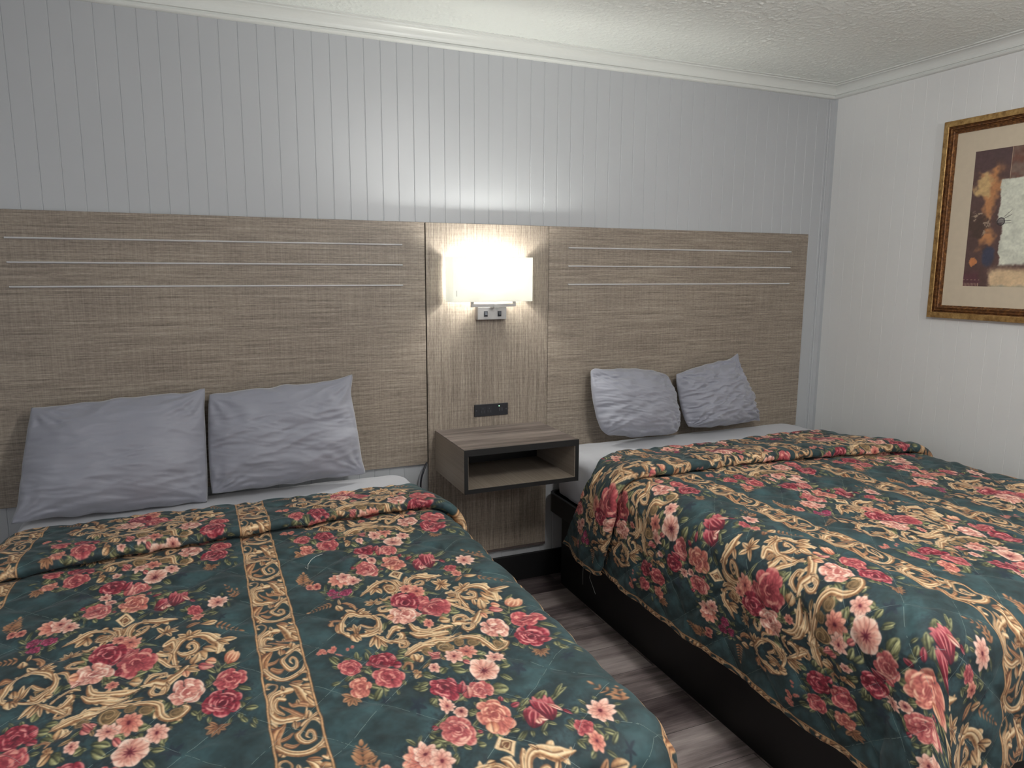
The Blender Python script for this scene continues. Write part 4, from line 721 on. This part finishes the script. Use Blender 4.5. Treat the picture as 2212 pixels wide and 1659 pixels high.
dd=np.hypot((u-.232)*1.0,(v-.475)*1.01); A=cm(A,sst(.026-dd,0,.004)*.6,(88,80,84)); A=cm(A,sst(.0045-abs(dd-.025),0,.003),(46,40,44))
for y0_,sl in ((.478,.02),(.466,-.06),(.484,.5),(.488,.9)): A=cm(A,sst(.0028-abs(v-(y0_+(u-.232)*sl)),0,.002)*sst(u,.19 if abs(sl)<.1 else .25,.2 if abs(sl)<.1 else .255)*sst(.31-u,0,.02),(60,52,54))
for k,(vv,h,st) in enumerate(((.078,.003,.028),(.045,.011,.011),(.026,.003,.012),(.006,.003,.016))): A=cm(A,(abs(v-vv)<h)*(((u/st)%1)<.45)*(u<.12)*.8,(186,160,136))
A=np.clip(A*(1+.10*n3+.04*vnoise(u*90,v*100,77))[...,None],0,1)
P=np.stack([np.full(u.shape,XW-.0056),gy+0*gz,gz+0*gy],-1)
n=NT('abstract_print'); at=n.n('ShaderNodeAttribute'); at.attribute_name='print'; n.l(at.outputs['Color'],n.b.inputs['Base Color']); n.set(Roughness=.55); n.bump(n.noise(n.obj(),500,3),.1,.0004)
grid_mesh('print',P,n.m,PF,None,lin(A))

# ---------------------------------------------------------------- cord
def curve_pts(P,n=40):
    P=[Vector(p) for p in P]; o=[]
    for i in range(len(P)-1):
        p0,p1,p2,p3=P[max(i-1,0)],P[i],P[i+1],P[min(i+2,len(P)-1)]
        for k in range(n//(len(P)-1)):
            t=k/(n//(len(P)-1)); o.append(.5*((2*p1)+(-p0+p2)*t+(2*p0-5*p1+4*p2-p3)*t*t+(-p0+3*p1-3*p2+p3)*t**3))
    return o+[P[-1]]
bm=tube(bmesh.new(),curve_pts([(.316,-.012,.640),(.308,-.020,.618),(.292,-.032,.590),(.280,-.035,.550),(.278,-.035,.48),(.285,-.03,.40),(.295,-.025,.25),(.295,-.025,.02)],56),.0042,8)
tag(obj('power_cord',bm,M_plastic,smooth=True),'black power cord hanging behind the left bed beside the tall panel','cord')  # the power cord beside the tall panel
# ---------------------------------------------------------------- lights
def area(name,loc,size,energy,col,rot):
    l=bpy.data.lights.new(name,'AREA'); l.shape='RECTANGLE'; l.size,l.size_y=size; l.energy=energy; l.color=col; o=bpy.data.objects.new(name,l); link(o); o.location=loc; o.rotation_euler=rot; return o
def point(name,loc,e,r=.16,col=(1.,.985,.965)):
    l=bpy.data.lights.new(name,'POINT'); l.energy=e; l.color=col; l.shadow_soft_size=r; o=bpy.data.objects.new(name,l); link(o); o.location=loc
point('overhead_fill',(.72,-2.12,2.17),47,.14); point('rear_fill',(1.35,-3.45,1.98),36)  # two unseen fill lights, added and placed to balance the room's brightness
area('left_fill',(XL+.06,-2.2,1.5),(2.4,1.2),16,(.93,.96,1.),(0,math.radians(-90),0))  # unseen fill light added at the left to brighten the right wall
w=bpy.data.worlds.new('world'); sc.world=w; w.use_nodes=True; w.node_tree.nodes['Background'].inputs[0].default_value=(.05,.05,.055,1)
sc.cycles.use_denoising=True; sc.cycles.max_bounces=6; sc.cycles.diffuse_bounces=4; sc.cycles.adaptive_threshold=.12; sc.cycles.sample_clamp_indirect=6.
sc.view_settings.view_transform='Standard'; sc.view_settings.look='None'; sc.view_settings.gamma=1.; sc.view_settings.use_curve_mapping=False; sc.view_settings.exposure=0.
bpy.context.view_layer.update()
